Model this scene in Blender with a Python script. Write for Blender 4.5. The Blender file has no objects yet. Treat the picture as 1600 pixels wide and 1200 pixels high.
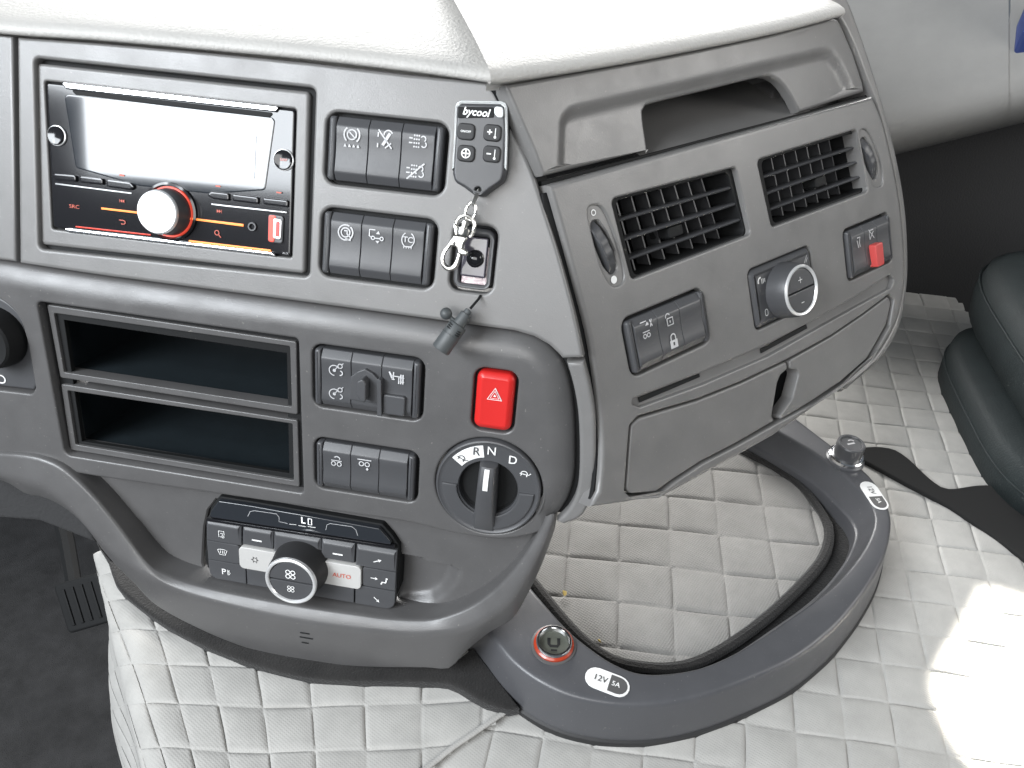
import bpy, bmesh, math, random
import numpy as np
from mathutils import Vector, Matrix
from mathutils.geometry import delaunay_2d_cdt

random.seed(4)
scene = bpy.context.scene
C = scene.collection

# ------------------------------------------------------------------ camera
CAM = Vector((0, 0, 1.0))
F = 1200.0                       # focal length in pixels of the 1600 px wide photograph
PH, RO = math.radians(38), math.radians(3.1)
fw = Vector((0, math.cos(PH), -math.sin(PH)))
r0 = Vector((1, 0, 0))
d0 = fw.cross(r0)
RX = r0 * math.cos(RO) - d0 * math.sin(RO)
DX = r0 * math.sin(RO) + d0 * math.cos(RO)
cam_data = bpy.data.cameras.new('camera')
cam_data.sensor_width = 36.0
cam_data.lens = 27.0
cam_data.clip_start = 0.02
cam_data.clip_end = 50
cam = bpy.data.objects.new('camera', cam_data)
C.objects.link(cam)
m3 = Matrix((RX, -DX, -fw)).transposed()
cam.matrix_world = Matrix.Translation(CAM) @ m3.to_4x4()
scene.camera = cam
scene.render.resolution_x, scene.render.resolution_y = 1024, 768

# ------------------------------------------------------------------ light
world = bpy.data.worlds.new('World')
scene.world = world
world.use_nodes = True
bg = world.node_tree.nodes['Background']
bg.inputs[0].default_value = (0.80, 0.90, 1.0, 1)
bg.inputs[1].default_value = 0.14


def area(name, loc, target, sx, sy, power, col, spread=180):
    l = bpy.data.lights.new(name, 'AREA')
    l.shape = 'RECTANGLE'
    l.size, l.size_y = sx, sy
    l.energy = power
    l.color = col
    l.spread = math.radians(spread)
    o = bpy.data.objects.new(name, l)
    C.objects.link(o)
    o.location = loc
    o.rotation_euler = (Vector(target) - Vector(loc)).to_track_quat('-Z', 'Y').to_euler()
    return o


area('windscreen_daylight', (0.10, 2.10, 1.28), (0.05, 0.55, 0.80), 2.8, 0.55, 125, (1.0, 0.985, 0.96))
area('passenger_window_daylight', (1.65, 0.35, 1.40), (0.25, 0.45, 0.6), 0.9, 0.5, 12, (1.0, 0.98, 0.95))
dw = area('driver_window_daylight', (-1.45, -0.98, 1.90), (-0.15, 0.42, 0.72), 0.80, 0.90, 50, (0.90, 0.95, 1.0))
dw.rotation_euler.rotate_axis('Z', math.radians(14))
dq = area('driver_quarter_light', (-1.45, -0.22, 1.74), (-0.15, 0.42, 0.72), 0.42, 0.80, 19, (0.90, 0.95, 1.0))
dq.rotation_euler.rotate_axis('Z', math.radians(14))
area('rear_fill_light', (-0.45, -1.10, 1.50), (0.05, 0.45, 0.7), 1.2, 0.6, 16, (1.0, 0.995, 0.985))  # added fill from behind the camera, standing for no known window
sun_d = Vector((-.20 * .833, -.98 * .833, -.554))
sun_c = Vector((.528, .238, .40))
sb = area('sunbeam_through_windscreen', sun_c - sun_d * 1.4, sun_c, 0.165, 0.30, 18.0, (1.0, 0.94, 0.84), 2.2)
sb.rotation_euler.rotate_axis('Z', math.radians(45))
scene.view_settings.view_transform = 'Standard'
scene.view_settings.look = 'None'
scene.view_settings.gamma = 1
scene.view_settings.exposure = 0.12
scene.cycles.max_bounces = 8


# ------------------------------------------------------------------ surfaces of the place
def ray(x, y):
    return RX * ((x - 800) / F) + DX * ((y - 600) / F) + fw


class Pl:
    """a plane of the dashboard: u to the right, v downwards, w out of the face"""
    def __init__(s, o, D, V):
        s.o, s.D, s.V = Vector(o), Vector(D).normalized(), Vector(V).normalized()
        s.N = s.D.cross(-s.V).normalized()

    def hit(s, x, y, w=0.0):
        d = ray(x, y)
        t = (s.o + s.N * w - CAM).dot(s.N) / d.dot(s.N)
        return CAM + d * t

    def uv(s, x, y, w=0.0):
        p = s.hit(x, y, w) - s.o
        return (p.dot(s.D), p.dot(s.V))

    def P(s, u, v, w=0.0):
        return s.o + s.D * u + s.V * v + s.N * w

    def L(s, pts, w=0.0):
        return [s.uv(p[0], p[1], w) for p in pts]


DL, BL = Vector((.99, -.138, 0)).normalized(), Vector((-.138, -.99, 0)).normalized()
DR, BR = Vector((.78, .626, 0)).normalized(), Vector((.626, -.78, 0)).normalized()
DN = Vector((0, 0, -1))


def lean(B, a):
    a = math.radians(a)
    return DN * math.cos(a) + B * math.sin(a)


PA = Pl(CAM + ray(265, 265) * 0.518, DL, lean(BL, 24))
PB = Pl(PA.hit(420, 455), DL, lean(BL, 15.4))
PC = Pl(PA.hit(860, 300), DR, lean(BR, 26))


def H(h):
    return Pl(CAM + Vector((0, 0, -h)), (1, 0, 0), (0, -1, 0))


HQ, HP, HR = H(.60), H(.592), H(.55)


# ------------------------------------------------------------------ materials
def mat(name, col, rough=.5, metal=0., bump=None, var=0., coat=0., spec=.5, emit=None, trans=0., sheen=0., rvar=0., dust=0.):
    m = bpy.data.materials.new(name)
    m.use_nodes = True
    nt = m.node_tree
    b = nt.nodes['Principled BSDF']
    b.inputs['Base Color'].default_value = (*col, 1)
    b.inputs['Roughness'].default_value = rough
    b.inputs['Metallic'].default_value = metal
    b.inputs['Specular IOR Level'].default_value = spec
    b.inputs['Coat Weight'].default_value = coat
    b.inputs['Coat Roughness'].default_value = .03
    b.inputs['Transmission Weight'].default_value = trans
    b.inputs['Sheen Weight'].default_value = sheen
    if emit:
        b.inputs['Emission Color'].default_value = (*emit[0], 1)
        b.inputs['Emission Strength'].default_value = emit[1]
    tc = nt.nodes.new('ShaderNodeTexCoord')
    if var > 0 or rvar > 0:
        n = nt.nodes.new('ShaderNodeTexNoise')
        n.inputs['Scale'].default_value = 35
        n.inputs['Detail'].default_value = 8
        n.inputs['Roughness'].default_value = .65
        nt.links.new(tc.outputs['Object'], n.inputs['Vector'])
        if var > 0:
            r = nt.nodes.new('ShaderNodeMapRange')
            r.inputs[1].default_value, r.inputs[2].default_value = .3, .7
            r.inputs[3].default_value, r.inputs[4].default_value = 1 - var, 1 + var
            nt.links.new(n.outputs['Fac'], r.inputs[0])
            mx = nt.nodes.new('ShaderNodeVectorMath')
            mx.operation = 'SCALE'
            mx.inputs[0].default_value = col
            nt.links.new(r.outputs[0], mx.inputs['Scale'])
            last = mx.outputs[0]
            if dust > 0:
                # settled dust: sparse pale specks and faint film
                d1 = nt.nodes.new('ShaderNodeTexNoise')
                d1.inputs['Scale'].default_value = 420
                d1.inputs['Detail'].default_value = 2
                nt.links.new(tc.outputs['Object'], d1.inputs['Vector'])
                d2 = nt.nodes.new('ShaderNodeMapRange')
                d2.inputs[1].default_value, d2.inputs[2].default_value = .70, .78
                d2.inputs[3].default_value, d2.inputs[4].default_value = 0, dust
                nt.links.new(d1.outputs['Fac'], d2.inputs[0])
                mm = nt.nodes.new('ShaderNodeMix')
                mm.data_type = 'RGBA'
                mm.inputs[7].default_value = (.38, .36, .33, 1)
                nt.links.new(d2.outputs[0], mm.inputs[0])
                nt.links.new(last, mm.inputs[6])
                last = mm.outputs[2]
            nt.links.new(last, b.inputs['Base Color'])
        if rvar > 0:
            r = nt.nodes.new('ShaderNodeMapRange')
            r.inputs[1].default_value, r.inputs[2].default_value = .3, .7
            r.inputs[3].default_value, r.inputs[4].default_value = rough - rvar, rough + rvar
            nt.links.new(n.outputs['Fac'], r.inputs[0])
            nt.links.new(r.outputs[0], b.inputs['Roughness'])
    if bump:
        n = nt.nodes.new('ShaderNodeTexNoise')
        n.inputs['Scale'].default_value = bump[0]
        n.inputs['Detail'].default_value = 3
        nt.links.new(tc.outputs['Object'], n.inputs['Vector'])
        bp = nt.nodes.new('ShaderNodeBump')
        bp.inputs['Strength'].default_value = bump[1]
        bp.inputs['Distance'].default_value = bump[2]
        nt.links.new(n.outputs['Fac'], bp.inputs['Height'])
        nt.links.new(bp.outputs[0], b.inputs['Normal'])
    return m


def fabric_mat(name, col, period, strength):
    m = mat(name, col, .75, var=.10, sheen=.15, spec=.3)
    nt = m.node_tree
    b = nt.nodes['Principled BSDF']
    tc = nt.nodes.new('ShaderNodeTexCoord')
    hs = []
    for ang in (.6, .6 + math.pi / 2):
        mp = nt.nodes.new('ShaderNodeMapping')
        mp.inputs['Rotation'].default_value = (0, 0, ang)
        nt.links.new(tc.outputs['Object'], mp.inputs['Vector'])
        wv = nt.nodes.new('ShaderNodeTexWave')
        wv.inputs['Scale'].default_value = .31 / period      # blender wave: ~20 rad per unit
        wv.inputs['Distortion'].default_value = .4
        wv.inputs['Detail'].default_value = 1
        nt.links.new(mp.outputs[0], wv.inputs['Vector'])
        hs.append(wv)
    mu = nt.nodes.new('ShaderNodeMath')
    mu.operation = 'MULTIPLY'
    nt.links.new(hs[0].outputs['Fac'], mu.inputs[0])
    nt.links.new(hs[1].outputs['Fac'], mu.inputs[1])
    n = nt.nodes.new('ShaderNodeTexNoise')
    n.inputs['Scale'].default_value = 40
    n.inputs['Detail'].default_value = 4
    nt.links.new(tc.outputs['Object'], n.inputs['Vector'])
    ad = nt.nodes.new('ShaderNodeMath')
    ad.operation = 'MULTIPLY_ADD'
    ad.inputs[1].default_value = .5
    nt.links.new(n.outputs['Fac'], ad.inputs[0])
    nt.links.new(mu.outputs[0], ad.inputs[2])
    bp = nt.nodes.new('ShaderNodeBump')
    bp.inputs['Strength'].default_value = strength
    bp.inputs['Distance'].default_value = .0008
    nt.links.new(ad.outputs[0], bp.inputs['Height'])
    nt.links.new(bp.outputs[0], b.inputs['Normal'])
    return m


GR = (1100, .22, .0004)
M = dict(
    dash=mat('grained_grey_dash_plastic', (.162, .159, .156), .35, bump=GR, var=.06, rvar=.07, dust=.3),
    dash2=mat('grained_anthracite_plastic', (.094, .092, .092), .35, bump=GR, var=.06, rvar=.07, dust=.3),
    pad=mat('soft_grey_dash_skin', (.44, .43, .41), .6, bump=(420, .5, .0012), var=.03),
    trimlight=mat('pale_grey_trim_plastic', (.27, .265, .255), .55, bump=GR, var=.04),
    switch=mat('satin_black_switch_plastic', (.062, .063, .067), .42, bump=(1500, .12, .0003), rvar=.05),
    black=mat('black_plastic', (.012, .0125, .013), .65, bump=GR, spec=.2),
    gloss=mat('gloss_black_plastic', (.012, .012, .014), .10, coat=.12, spec=.4),
    glassy=mat('clear_glossy_display', (.022, .025, .030), .06, coat=.35),
    rubber=mat('black_rubber', (.02, .02, .021), .6, bump=(900, .3, .0004)),
    chrome=mat('chrome', (.86, .86, .87), .14, 1.0),
    satin=mat('satin_silver', (.78, .78, .78), .32, .55),
    nickel=mat('nickel_plated_steel', (.66, .645, .61), .28, 1.0),
    white=mat('white_print', (.80, .80, .79), .5),
    worn=mat('worn_white_print', (.56, .56, .57), .5, var=.25),
    greyprint=mat('grey_print', (.45, .45, .46), .5),
    red=mat('red_switch_plastic', (.56, .018, .016), .38, bump=(1300, .1, .0003)),
    redtab=mat('faded_red_plastic', (.50, .06, .055), .45),
    redprint=mat('red_print', (.55, .10, .06), .5),
    silverkey=mat('silver_painted_key', (.66, .65, .63), .4, .35),
    orange=mat('orange_key_light', (.8, .25, .05), .5, emit=((1, .28, .06), .9)),
    redlight=mat('red_ring_light', (.6, .05, .03), .4, emit=((1, .10, .05), .45)),
    lcd=mat('lit_display_painted_sky', (.6, .65, .7), .15, coat=.6, emit=((.86, .94, 1.0), .32)),  # backlight; pale colour and glow also stand in for reflected sky
    lcdtext=mat('lit_segment', (.8, .8, .8), .4, emit=((.9, .95, 1.0), .6)),
    amber=mat('amber_socket_light', (.34, .035, .012), .3, emit=((1, .16, .04), .03), coat=.3),
    clear=mat('milky_clear_plastic', (.62, .64, .64), .2, coat=.5),
    violet=mat('purple_tinted_plastic', (.075, .068, .088), .18, coat=.6, var=.2),
    pink=mat('crumpled_clear_film', (.60, .48, .50), .15, coat=.6, bump=(160, .9, .003), var=.35),
    carpet=mat('dark_speckled_mat', (.020, .020, .021), .95, bump=(700, .9, .002), var=.4),
    darkwall=mat('dark_footwell_lining', (.030, .030, .031), .95, bump=(300, .4, .002)),
    seat=mat('dark_green_grey_seat_vinyl', (.017, .022, .023), .62, bump=(500, .5, .0012), var=.15, spec=.22),
    felt=mat('black_felt_binding', (.015, .014, .0135), .95, bump=(600, .9, .0015), var=.4, sheen=.15),
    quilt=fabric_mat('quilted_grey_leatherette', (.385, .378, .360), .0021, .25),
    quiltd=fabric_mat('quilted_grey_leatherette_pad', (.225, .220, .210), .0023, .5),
    plug=mat('dark_grey_rubber', (.060, .066, .068), .5, bump=(900, .2, .0003)),
    liner=mat('dark_slot_liner', (.013, .019, .023), .5, bump=(700, .2, .0004), var=.15),
    strap=mat('black_webbing', (.006, .006, .006), .9),
    socketcap=mat('olive_grey_cover', (.085, .09, .075), .35),
    railp=mat('blue_grey_rail_plastic', (.076, .077, .083), .34, bump=GR, var=.06, rvar=.07, dust=.3),
    blue=mat('dark_blue_plastic', (.02, .035, .13), .4),
    crumb=mat('yellow_crumb', (.45, .33, .10), .8),
)

# ------------------------------------------------------------------ object helpers
ORI = {}


def thing(name, label, cat, loc, group=None):
    o = bpy.data.objects.new(name, None)
    o.empty_display_size = .02
    C.objects.link(o)
    o.location = loc
    o['label'] = label
    o['category'] = cat
    if group:
        o['group'] = group
    ORI[o.name] = Vector(loc)
    return o


def mk(name, verts, faces, m, parent=None, ang=32, label=None, cat=None, kind=None, group=None, merge=0):
    org = ORI[parent.name] if parent else Vector((0, 0, 0))
    me = bpy.data.meshes.new(name)
    me.from_pydata([tuple(Vector(v) - org) for v in verts], [], faces)
    bm = bmesh.new()
    bm.from_mesh(me)
    if merge:
        bmesh.ops.remove_doubles(bm, verts=bm.verts, dist=merge)
    bmesh.ops.recalc_face_normals(bm, faces=bm.faces) if merge else None
    bm.to_mesh(me)
    bm.free()
    me.polygons.foreach_set('use_smooth', [True] * len(me.polygons))
    me.set_sharp_from_angle(angle=math.radians(ang))
    me.materials.append(M[m] if isinstance(m, str) else m)
    o = bpy.data.objects.new(name, me)
    C.objects.link(o)
    if parent:
        o.parent = parent
    ORI[o.name] = org
    if label:
        o['label'] = label
    if cat:
        o['category'] = cat
    if kind:
        o['kind'] = kind
    if group:
        o['group'] = group
    return o


def cr(pts, n, closed=False):
    """catmull-rom through points, resampled to n points evenly along its length"""
    P = [np.array(p, float) for p in pts]
    if closed:
        Q = [P[-1]] + P + [P[0], P[1]]
    else:
        Q = [2 * P[0] - P[1]] + P + [2 * P[-1] - P[-2]]
    out = []
    for i in range(1, len(Q) - 2):
        a, b, c, d = Q[i - 1:i + 3]
        for k in range(12):
            t = k / 12
            out.append(.5 * ((2 * b) + (c - a) * t + (2 * a - 5 * b + 4 * c - d) * t * t + (3 * b - a - 3 * c + d) * t ** 3))
    out.append(Q[-2])
    A = np.array(out)
    s = np.concatenate([[0], np.cumsum(np.linalg.norm(np.diff(A, axis=0), axis=1))])
    x = np.linspace(0, s[-1], n + (1 if closed else 0))
    R = np.stack([np.interp(x, s, A[:, k]) for k in range(A.shape[1])], 1)
    if closed:
        R = R[:-1]
    return [tuple(r) for r in R]


def sarea(L):
    return .5 * sum(L[i][0] * L[(i + 1) % len(L)][1] - L[(i + 1) % len(L)][0] * L[i][1] for i in range(len(L)))


def fillet(poly, r, n=5):
    """round the corners of a polygon; r is one radius or one per corner"""
    out = []
    N = len(poly)
    for i in range(N):
        p0, p, p1 = (Vector(poly[(i + k) % N]) for k in (-1, 0, 1))
        ri = r[i] if isinstance(r, (list, tuple)) else r
        a, b = (p0 - p), (p1 - p)
        la, lb = a.length, b.length
        a, b = a / la, b / lb
        cs = max(-1, min(1, a.dot(b)))
        th = math.acos(cs)
        if ri <= 1e-6 or th > math.radians(172):
            out.append(tuple(p))
            continue
        d = ri / math.tan(th / 2)
        d = min(d, .48 * la, .48 * lb)
        rr = d * math.tan(th / 2)
        c = p + (a + b).normalized() * (rr / math.sin(th / 2))
        s, e = p + a * d - c, p + b * d - c
        sw = math.pi - th
        sg = 1 if s.x * e.y - s.y * e.x > 0 else -1
        for k in range(n + 1):
            q = sg * sw * k / n
            out.append((c.x + s.x * math.cos(q) - s.y * math.sin(q), c.y + s.x * math.sin(q) + s.y * math.cos(q)))
    return out


def rrect(cu, cv, W, Hh, r, n=5):
    return fillet([(cu - W / 2, cv - Hh / 2), (cu + W / 2, cv - Hh / 2), (cu + W / 2, cv + Hh / 2), (cu - W / 2, cv + Hh / 2)], r, n)


def circ(cu, cv, r, n=40):
    return [(cu + r * math.cos(2 * math.pi * k / n), cv + r * math.sin(2 * math.pi * k / n)) for k in range(n)]


def clean(L, eps=2e-5):
    out = []
    for p in L:
        if not out or math.hypot(p[0] - out[-1][0], p[1] - out[-1][1]) > eps:
            out.append((p[0], p[1]))
    while math.hypot(out[0][0] - out[-1][0], out[0][1] - out[-1][1]) < eps:
        out.pop()
    return out


def inset(L, d, wts=None):
    """move each vertex to the left of travel by d (into a counter-clockwise loop)"""
    N = len(L)
    out = []
    for i in range(N):
        p0, p, p1 = (Vector(L[(i + k) % N]) for k in (-1, 0, 1))
        a, b = (p - p0).normalized(), (p1 - p).normalized()
        na, nb = Vector((-a.y, a.x)), Vector((-b.y, b.x))
        m = na + nb
        if m.length < 1e-6:
            m = na
        m.normalize()
        k = 1 / max(.5, m.dot(nb))
        dd = d * (wts[i] if wts else 1)
        out.append((p.x + m.x * dd * k, p.y + m.y * dd * k))
    return out


def inside(x, y, L):
    c = False
    j = len(L) - 1
    for i in range(len(L)):
        if (L[i][1] > y) != (L[j][1] > y) and x < (L[j][0] - L[i][0]) * (y - L[i][1]) / (L[j][1] - L[i][1]) + L[i][0]:
            c = not c
        j = i
    return c


def pdist(x, y, L, closed=True):
    best = 9
    for i in range(len(L) if closed else len(L) - 1):
        ax, ay = L[i]
        bx, by = L[(i + 1) % len(L)]
        dx, dy = bx - ax, by - ay
        t = max(0, min(1, ((x - ax) * dx + (y - ay) * dy) / (dx * dx + dy * dy + 1e-12)))
        best = min(best, math.hypot(x - ax - dx * t, y - ay - dy * t))
    return best


def sstep(a, b, x):
    t = max(0, min(1, (x - a) / (b - a)))
    return t * t * (3 - 2 * t)


def rprof(r, depth, seg=3):
    pr = [(r + .0006, 0)]
    for k in range(seg + 1):
        t = math.pi / 2 * k / seg
        pr.append((r - r * math.sin(t), -(r - r * math.cos(t))))
    pr.append((0, -depth))
    return pr


def slab(name, pl, outer, m, parent=None, holes=(), w=0., depth=.01, r=.001, seg=3, hr=None, prof=None, wts=None,
         bend=None, grid=None, back=False, **kw):
    """a moulded panel: outline and holes in (u, v), rounded edges, walls going back by depth"""
    loops = []
    outer = clean(outer)
    if sarea(outer) < 0:
        outer = outer[::-1]
        if wts:
            wts = wts[::-1]
    loops.append((outer, prof or rprof(r, depth, seg), wts))
    for h in holes:
        h = clean(h)
        if sarea(h) > 0:
            h = h[::-1]
        loops.append((h, rprof(hr if hr is not None else r, depth, seg), None))
    verts, faces = [], []
    bd = bend or (lambda u, v: 0.)
    tops = []
    for L, pr, wt in loops:
        rings = []
        for (ins, ww) in pr:
            R = inset(L, ins, wt)
            base = len(verts)
            for i, (u, v) in enumerate(R):
                last = (ww == pr[-1][1])
                wv = ww * (wt[i] if (wt and not last) else 1)
                verts.append(pl.P(u, v, w + wv + (0 if last else bd(u, v))))
            rings.append((base, len(R)))
            if len(rings) == 1:
                tops.append(R)
        for k in range(len(rings) - 1):
            a, n = rings[k]
            b, _ = rings[k + 1]
            for i in range(n):
                j = (i + 1) % n
                faces.append((b + i, b + j, a + j, a + i))
        if back and L is loops[0][0]:
            faces.append(tuple(rings[-1][0] + i for i in range(rings[-1][1]))[::-1])
    pts, edges = [], []
    for R in tops:
        b = len(pts)
        pts += [Vector(p) for p in R]
        edges += [(b + i, b + (i + 1) % len(R)) for i in range(len(R))]
    if grid:
        us = [p[0] for p in tops[0]]
        vs = [p[1] for p in tops[0]]
        u = min(us)
        while u < max(us):
            v = min(vs)
            while v < max(vs):
                if inside(u, v, tops[0]) and not any(inside(u, v, h) for h in tops[1:]) and \
                        all(pdist(u, v, q) > grid * .4 for q in tops):
                    pts.append(Vector((u, v)))
                v += grid
            u += grid
    vo, eo, fo, _, _, _ = delaunay_2d_cdt(pts, edges, [], 0, 1e-7)
    b = len(verts)
    for p in vo:
        verts.append(pl.P(p.x, p.y, w + bd(p.x, p.y)))
    for f in fo:
        cx = sum(vo[i].x for i in f) / 3
        cy = sum(vo[i].y for i in f) / 3
        if inside(cx, cy, tops[0]) and not any(inside(cx, cy, h) for h in tops[1:]):
            p, q, s = (vo[i] for i in f[:3])
            sg = (q.x - p.x) * (s.y - p.y) - (q.y - p.y) * (s.x - p.x)
            faces.append(tuple(b + i for i in (f if sg < 0 else f[::-1])))
    return mk(name, verts, faces, m, parent, merge=2e-6, **kw)


def loft(name, rails, m, parent=None, rnd=0., closed=False, **kw):
    """skin between 3D polylines with equal counts; inner rails become rounded creases of radius rnd"""
    rows = []
    K = len(rails)
    n = len(rails[0])
    rails = [[Vector(p) for p in R] for R in rails]
    for k, R in enumerate(rails):
        rk = rnd[k] if isinstance(rnd, (list, tuple)) else rnd
        if 0 < k < K - 1 and rk > 0:
            pre, mid, post = [], [], []
            for i in range(n):
                a = rails[k - 1][i] - R[i]
                b = rails[k + 1][i] - R[i]
                da, db = min(rk, a.length * .45), min(rk, b.length * .45)
                pa, pb = R[i] + a.normalized() * da, R[i] + b.normalized() * db
                pre.append(pa)
                mid.append([pa * (1 - t) ** 2 + R[i] * 2 * t * (1 - t) + pb * t * t for t in (.25, .5, .75)])
                post.append(pb)
            rows += [pre] + [[q[j] for q in mid] for j in range(3)] + [post]
        else:
            rows.append(R)
    verts = [p for R in rows for p in R]
    faces = []
    for k in range(len(rows) - 1):
        for i in range(n if closed else n - 1):
            j = (i + 1) % n
            faces.append((k * n + i, k * n + j, (k + 1) * n + j, (k + 1) * n + i))
    return mk(name, verts, faces, m, parent, **kw)


def lathe(name, pl, u, v, prof, m, parent, n=48, axis=None, w0=0., **kw):
    verts, faces = [], []
    for (r, w) in prof:
        for k in range(n):
            t = 2 * math.pi * k / n
            verts.append(pl.P(u + r * math.cos(t), v + r * math.sin(t), w0 + w))
    for j in range(len(prof) - 1):
        for k in range(n):
            l = (k + 1) % n
            faces.append((j * n + k, j * n + l, (j + 1) * n + l, (j + 1) * n + k))
    return mk(name, verts, faces, m, parent, merge=1e-7, **kw)


def tube(name, pts, r, m, parent, closed=False, n=10, flat=1., up=None, **kw):
    pts = [Vector(p) for p in pts]
    N = len(pts)
    rr = r if isinstance(r, (list, tuple)) else [r] * N
    verts, faces = [], []
    ref = up or Vector((.3, .2, .93))
    for i, p in enumerate(pts):
        a = pts[(i - 1) % N] if (closed or i) else p
        b = pts[(i + 1) % N] if (closed or i < N - 1) else p
        t = (b - a).normalized()
        s = t.cross(ref).normalized()
        q = s.cross(t).normalized()
        for k in range(n):
            c = 2 * math.pi * k / n
            verts.append(p + s * math.cos(c) * rr[i] + q * math.sin(c) * rr[i] * flat)
    for i in range(N if closed else N - 1):
        j = (i + 1) % N
        for k in range(n):
            l = (k + 1) % n
            faces.append((i * n + k, i * n + l, j * n + l, j * n + k))
    if not closed:
        faces.append(tuple(range(n))[::-1])
        faces.append(tuple(range((N - 1) * n, N * n)))
    return mk(name, verts, faces, m, parent, merge=1e-7, **kw)


def box(name, pl, u0, u1, v0, v1, w0, w1, m, parent, **kw):
    vs = [pl.P(u, v, w) for w in (w0, w1) for v in (v0, v1) for u in (u0, u1)]
    fs = [(0, 1, 3, 2), (4, 6, 7, 5), (0, 4, 5, 1), (2, 3, 7, 6), (0, 2, 6, 4), (1, 5, 7, 3)]
    return mk(name, vs, fs, m, parent, merge=1e-7, **kw)


def text(name, pl, x, y, size, s, m, parent, w=0., uvpos=None, shear=0., bold=0., rot=0., sx=1.):
    """flat lettering: x, y are photo pixels of its centre on the plane, size the capital height in metres"""
    cu = bpy.data.curves.new(name, 'FONT')
    cu.body = s
    cu.align_x, cu.align_y = 'CENTER', 'CENTER'
    cu.size = size / .73
    cu.shear = shear
    cu.offset = bold
    cu.resolution_u = 3
    t = bpy.data.objects.new(name, cu)
    C.objects.link(t)
    dg = bpy.context.evaluated_depsgraph_get()
    me = bpy.data.meshes.new_from_object(t.evaluated_get(dg))
    C.objects.unlink(t)
    bpy.data.objects.remove(t)
    u, v = uvpos if uvpos else pl.uv(x, y, w)
    ca, sa = math.cos(rot), math.sin(rot)
    vs = []
    for q in me.vertices:
        a, b = q.co.x * sx, q.co.y
        vs.append(pl.P(u + a * ca - b * sa, v - (a * sa + b * ca), w))
    fs = [tuple(p.vertices) for p in me.polygons]
    bpy.data.meshes.remove(me)
    return mk(name, vs, fs, m, parent)


def icon(name, pl, uvp, size, items, m, parent, w=0., lw=.09, rot=0.):
    """printed pictogram; items in a unit square with y up"""
    verts, faces = [], []
    ca, sa = math.cos(rot), math.sin(rot)

    def V(x, y):
        x, y = x * ca - y * sa, x * sa + y * ca
        verts.append(pl.P(uvp[0] + x * size, uvp[1] - y * size, w))
        return len(verts) - 1

    def line(p, lwid, closed=False):
        p = [Vector(q) for q in p]
        N = len(p)
        ids = []
        for i in range(N):
            a = p[(i - 1) % N] if (closed or i) else p[i]
            b = p[(i + 1) % N] if (closed or i < N - 1) else p[i]
            d = (b - a).normalized()
            nn = Vector((-d.y, d.x)) * lwid * .42
            ids.append((V(*(p[i] + nn)), V(*(p[i] - nn))))
        for i in range(N if closed else N - 1):
            j = (i + 1) % N
            faces.append((ids[i][1], ids[j][1], ids[j][0], ids[i][0]))
    for it in items:
        k = it[0]
        if k == 'l':
            line(it[1], it[2] if len(it) > 2 else lw)
        elif k == 'c':
            line([(it[1] + it[3] * math.cos(t * math.pi / 12), it[2] + it[3] * math.sin(t * math.pi / 12)) for t in range(24)],
                 it[4] if len(it) > 4 else lw, True)
        elif k == 'a':
            a0, a1 = it[4], it[5]
            line([(it[1] + it[3] * math.cos(math.radians(a0 + (a1 - a0) * t / 12)), it[2] + it[3] * math.sin(math.radians(a0 + (a1 - a0) * t / 12))) for t in range(13)],
                 it[6] if len(it) > 6 else lw)
        elif k == 'd':
            faces.append(tuple(V(it[1] + it[3] * math.cos(t * math.pi / 8), it[2] + it[3] * math.sin(t * math.pi / 8)) for t in range(16)))
        elif k == 'p':
            faces.append(tuple(V(*q) for q in it[1]))
    return mk(name, verts, faces, m, parent)

# ================================================================== setting
def horiz(name, h, x0, x1, y0, y1, m):
    z = CAM.z - h
    return mk(name, [(x0, y0, z), (x1, y0, z), (x1, y1, z), (x0, y1, z)], [(0, 1, 2, 3)], m, kind='structure')


horiz('floor', .98, -2.2, 2.6, -1.2, 1.75, 'carpet')
mk('firewall', [(-2.2, 1.30, 0), (2.6, 1.30, 0), (2.6, 1.30, .66), (-2.2, 1.30, .66)], [(0, 1, 2, 3)], 'darkwall', kind='structure')


# ================================================================== quilted covers
def polyfit(nodes, deg, pl):
    A, X = [], []
    for x, y, s, t in nodes:
        A.append([1, s, t] + ([s * t, s * s, t * t] if deg == 2 else []))
        p = pl.hit(x, y)
        X.append([p.x, p.y])
    c, *_ = np.linalg.lstsq(np.array(A, float), np.array(X), rcond=None)
    return c


def pev(c, s, t):
    row = np.array([1, s, t] + ([s * t, s * s if s > 0 else 0, t * t] if len(c) == 6 else []))
    q = row @ c
    return float(q[0]), float(q[1])


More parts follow.
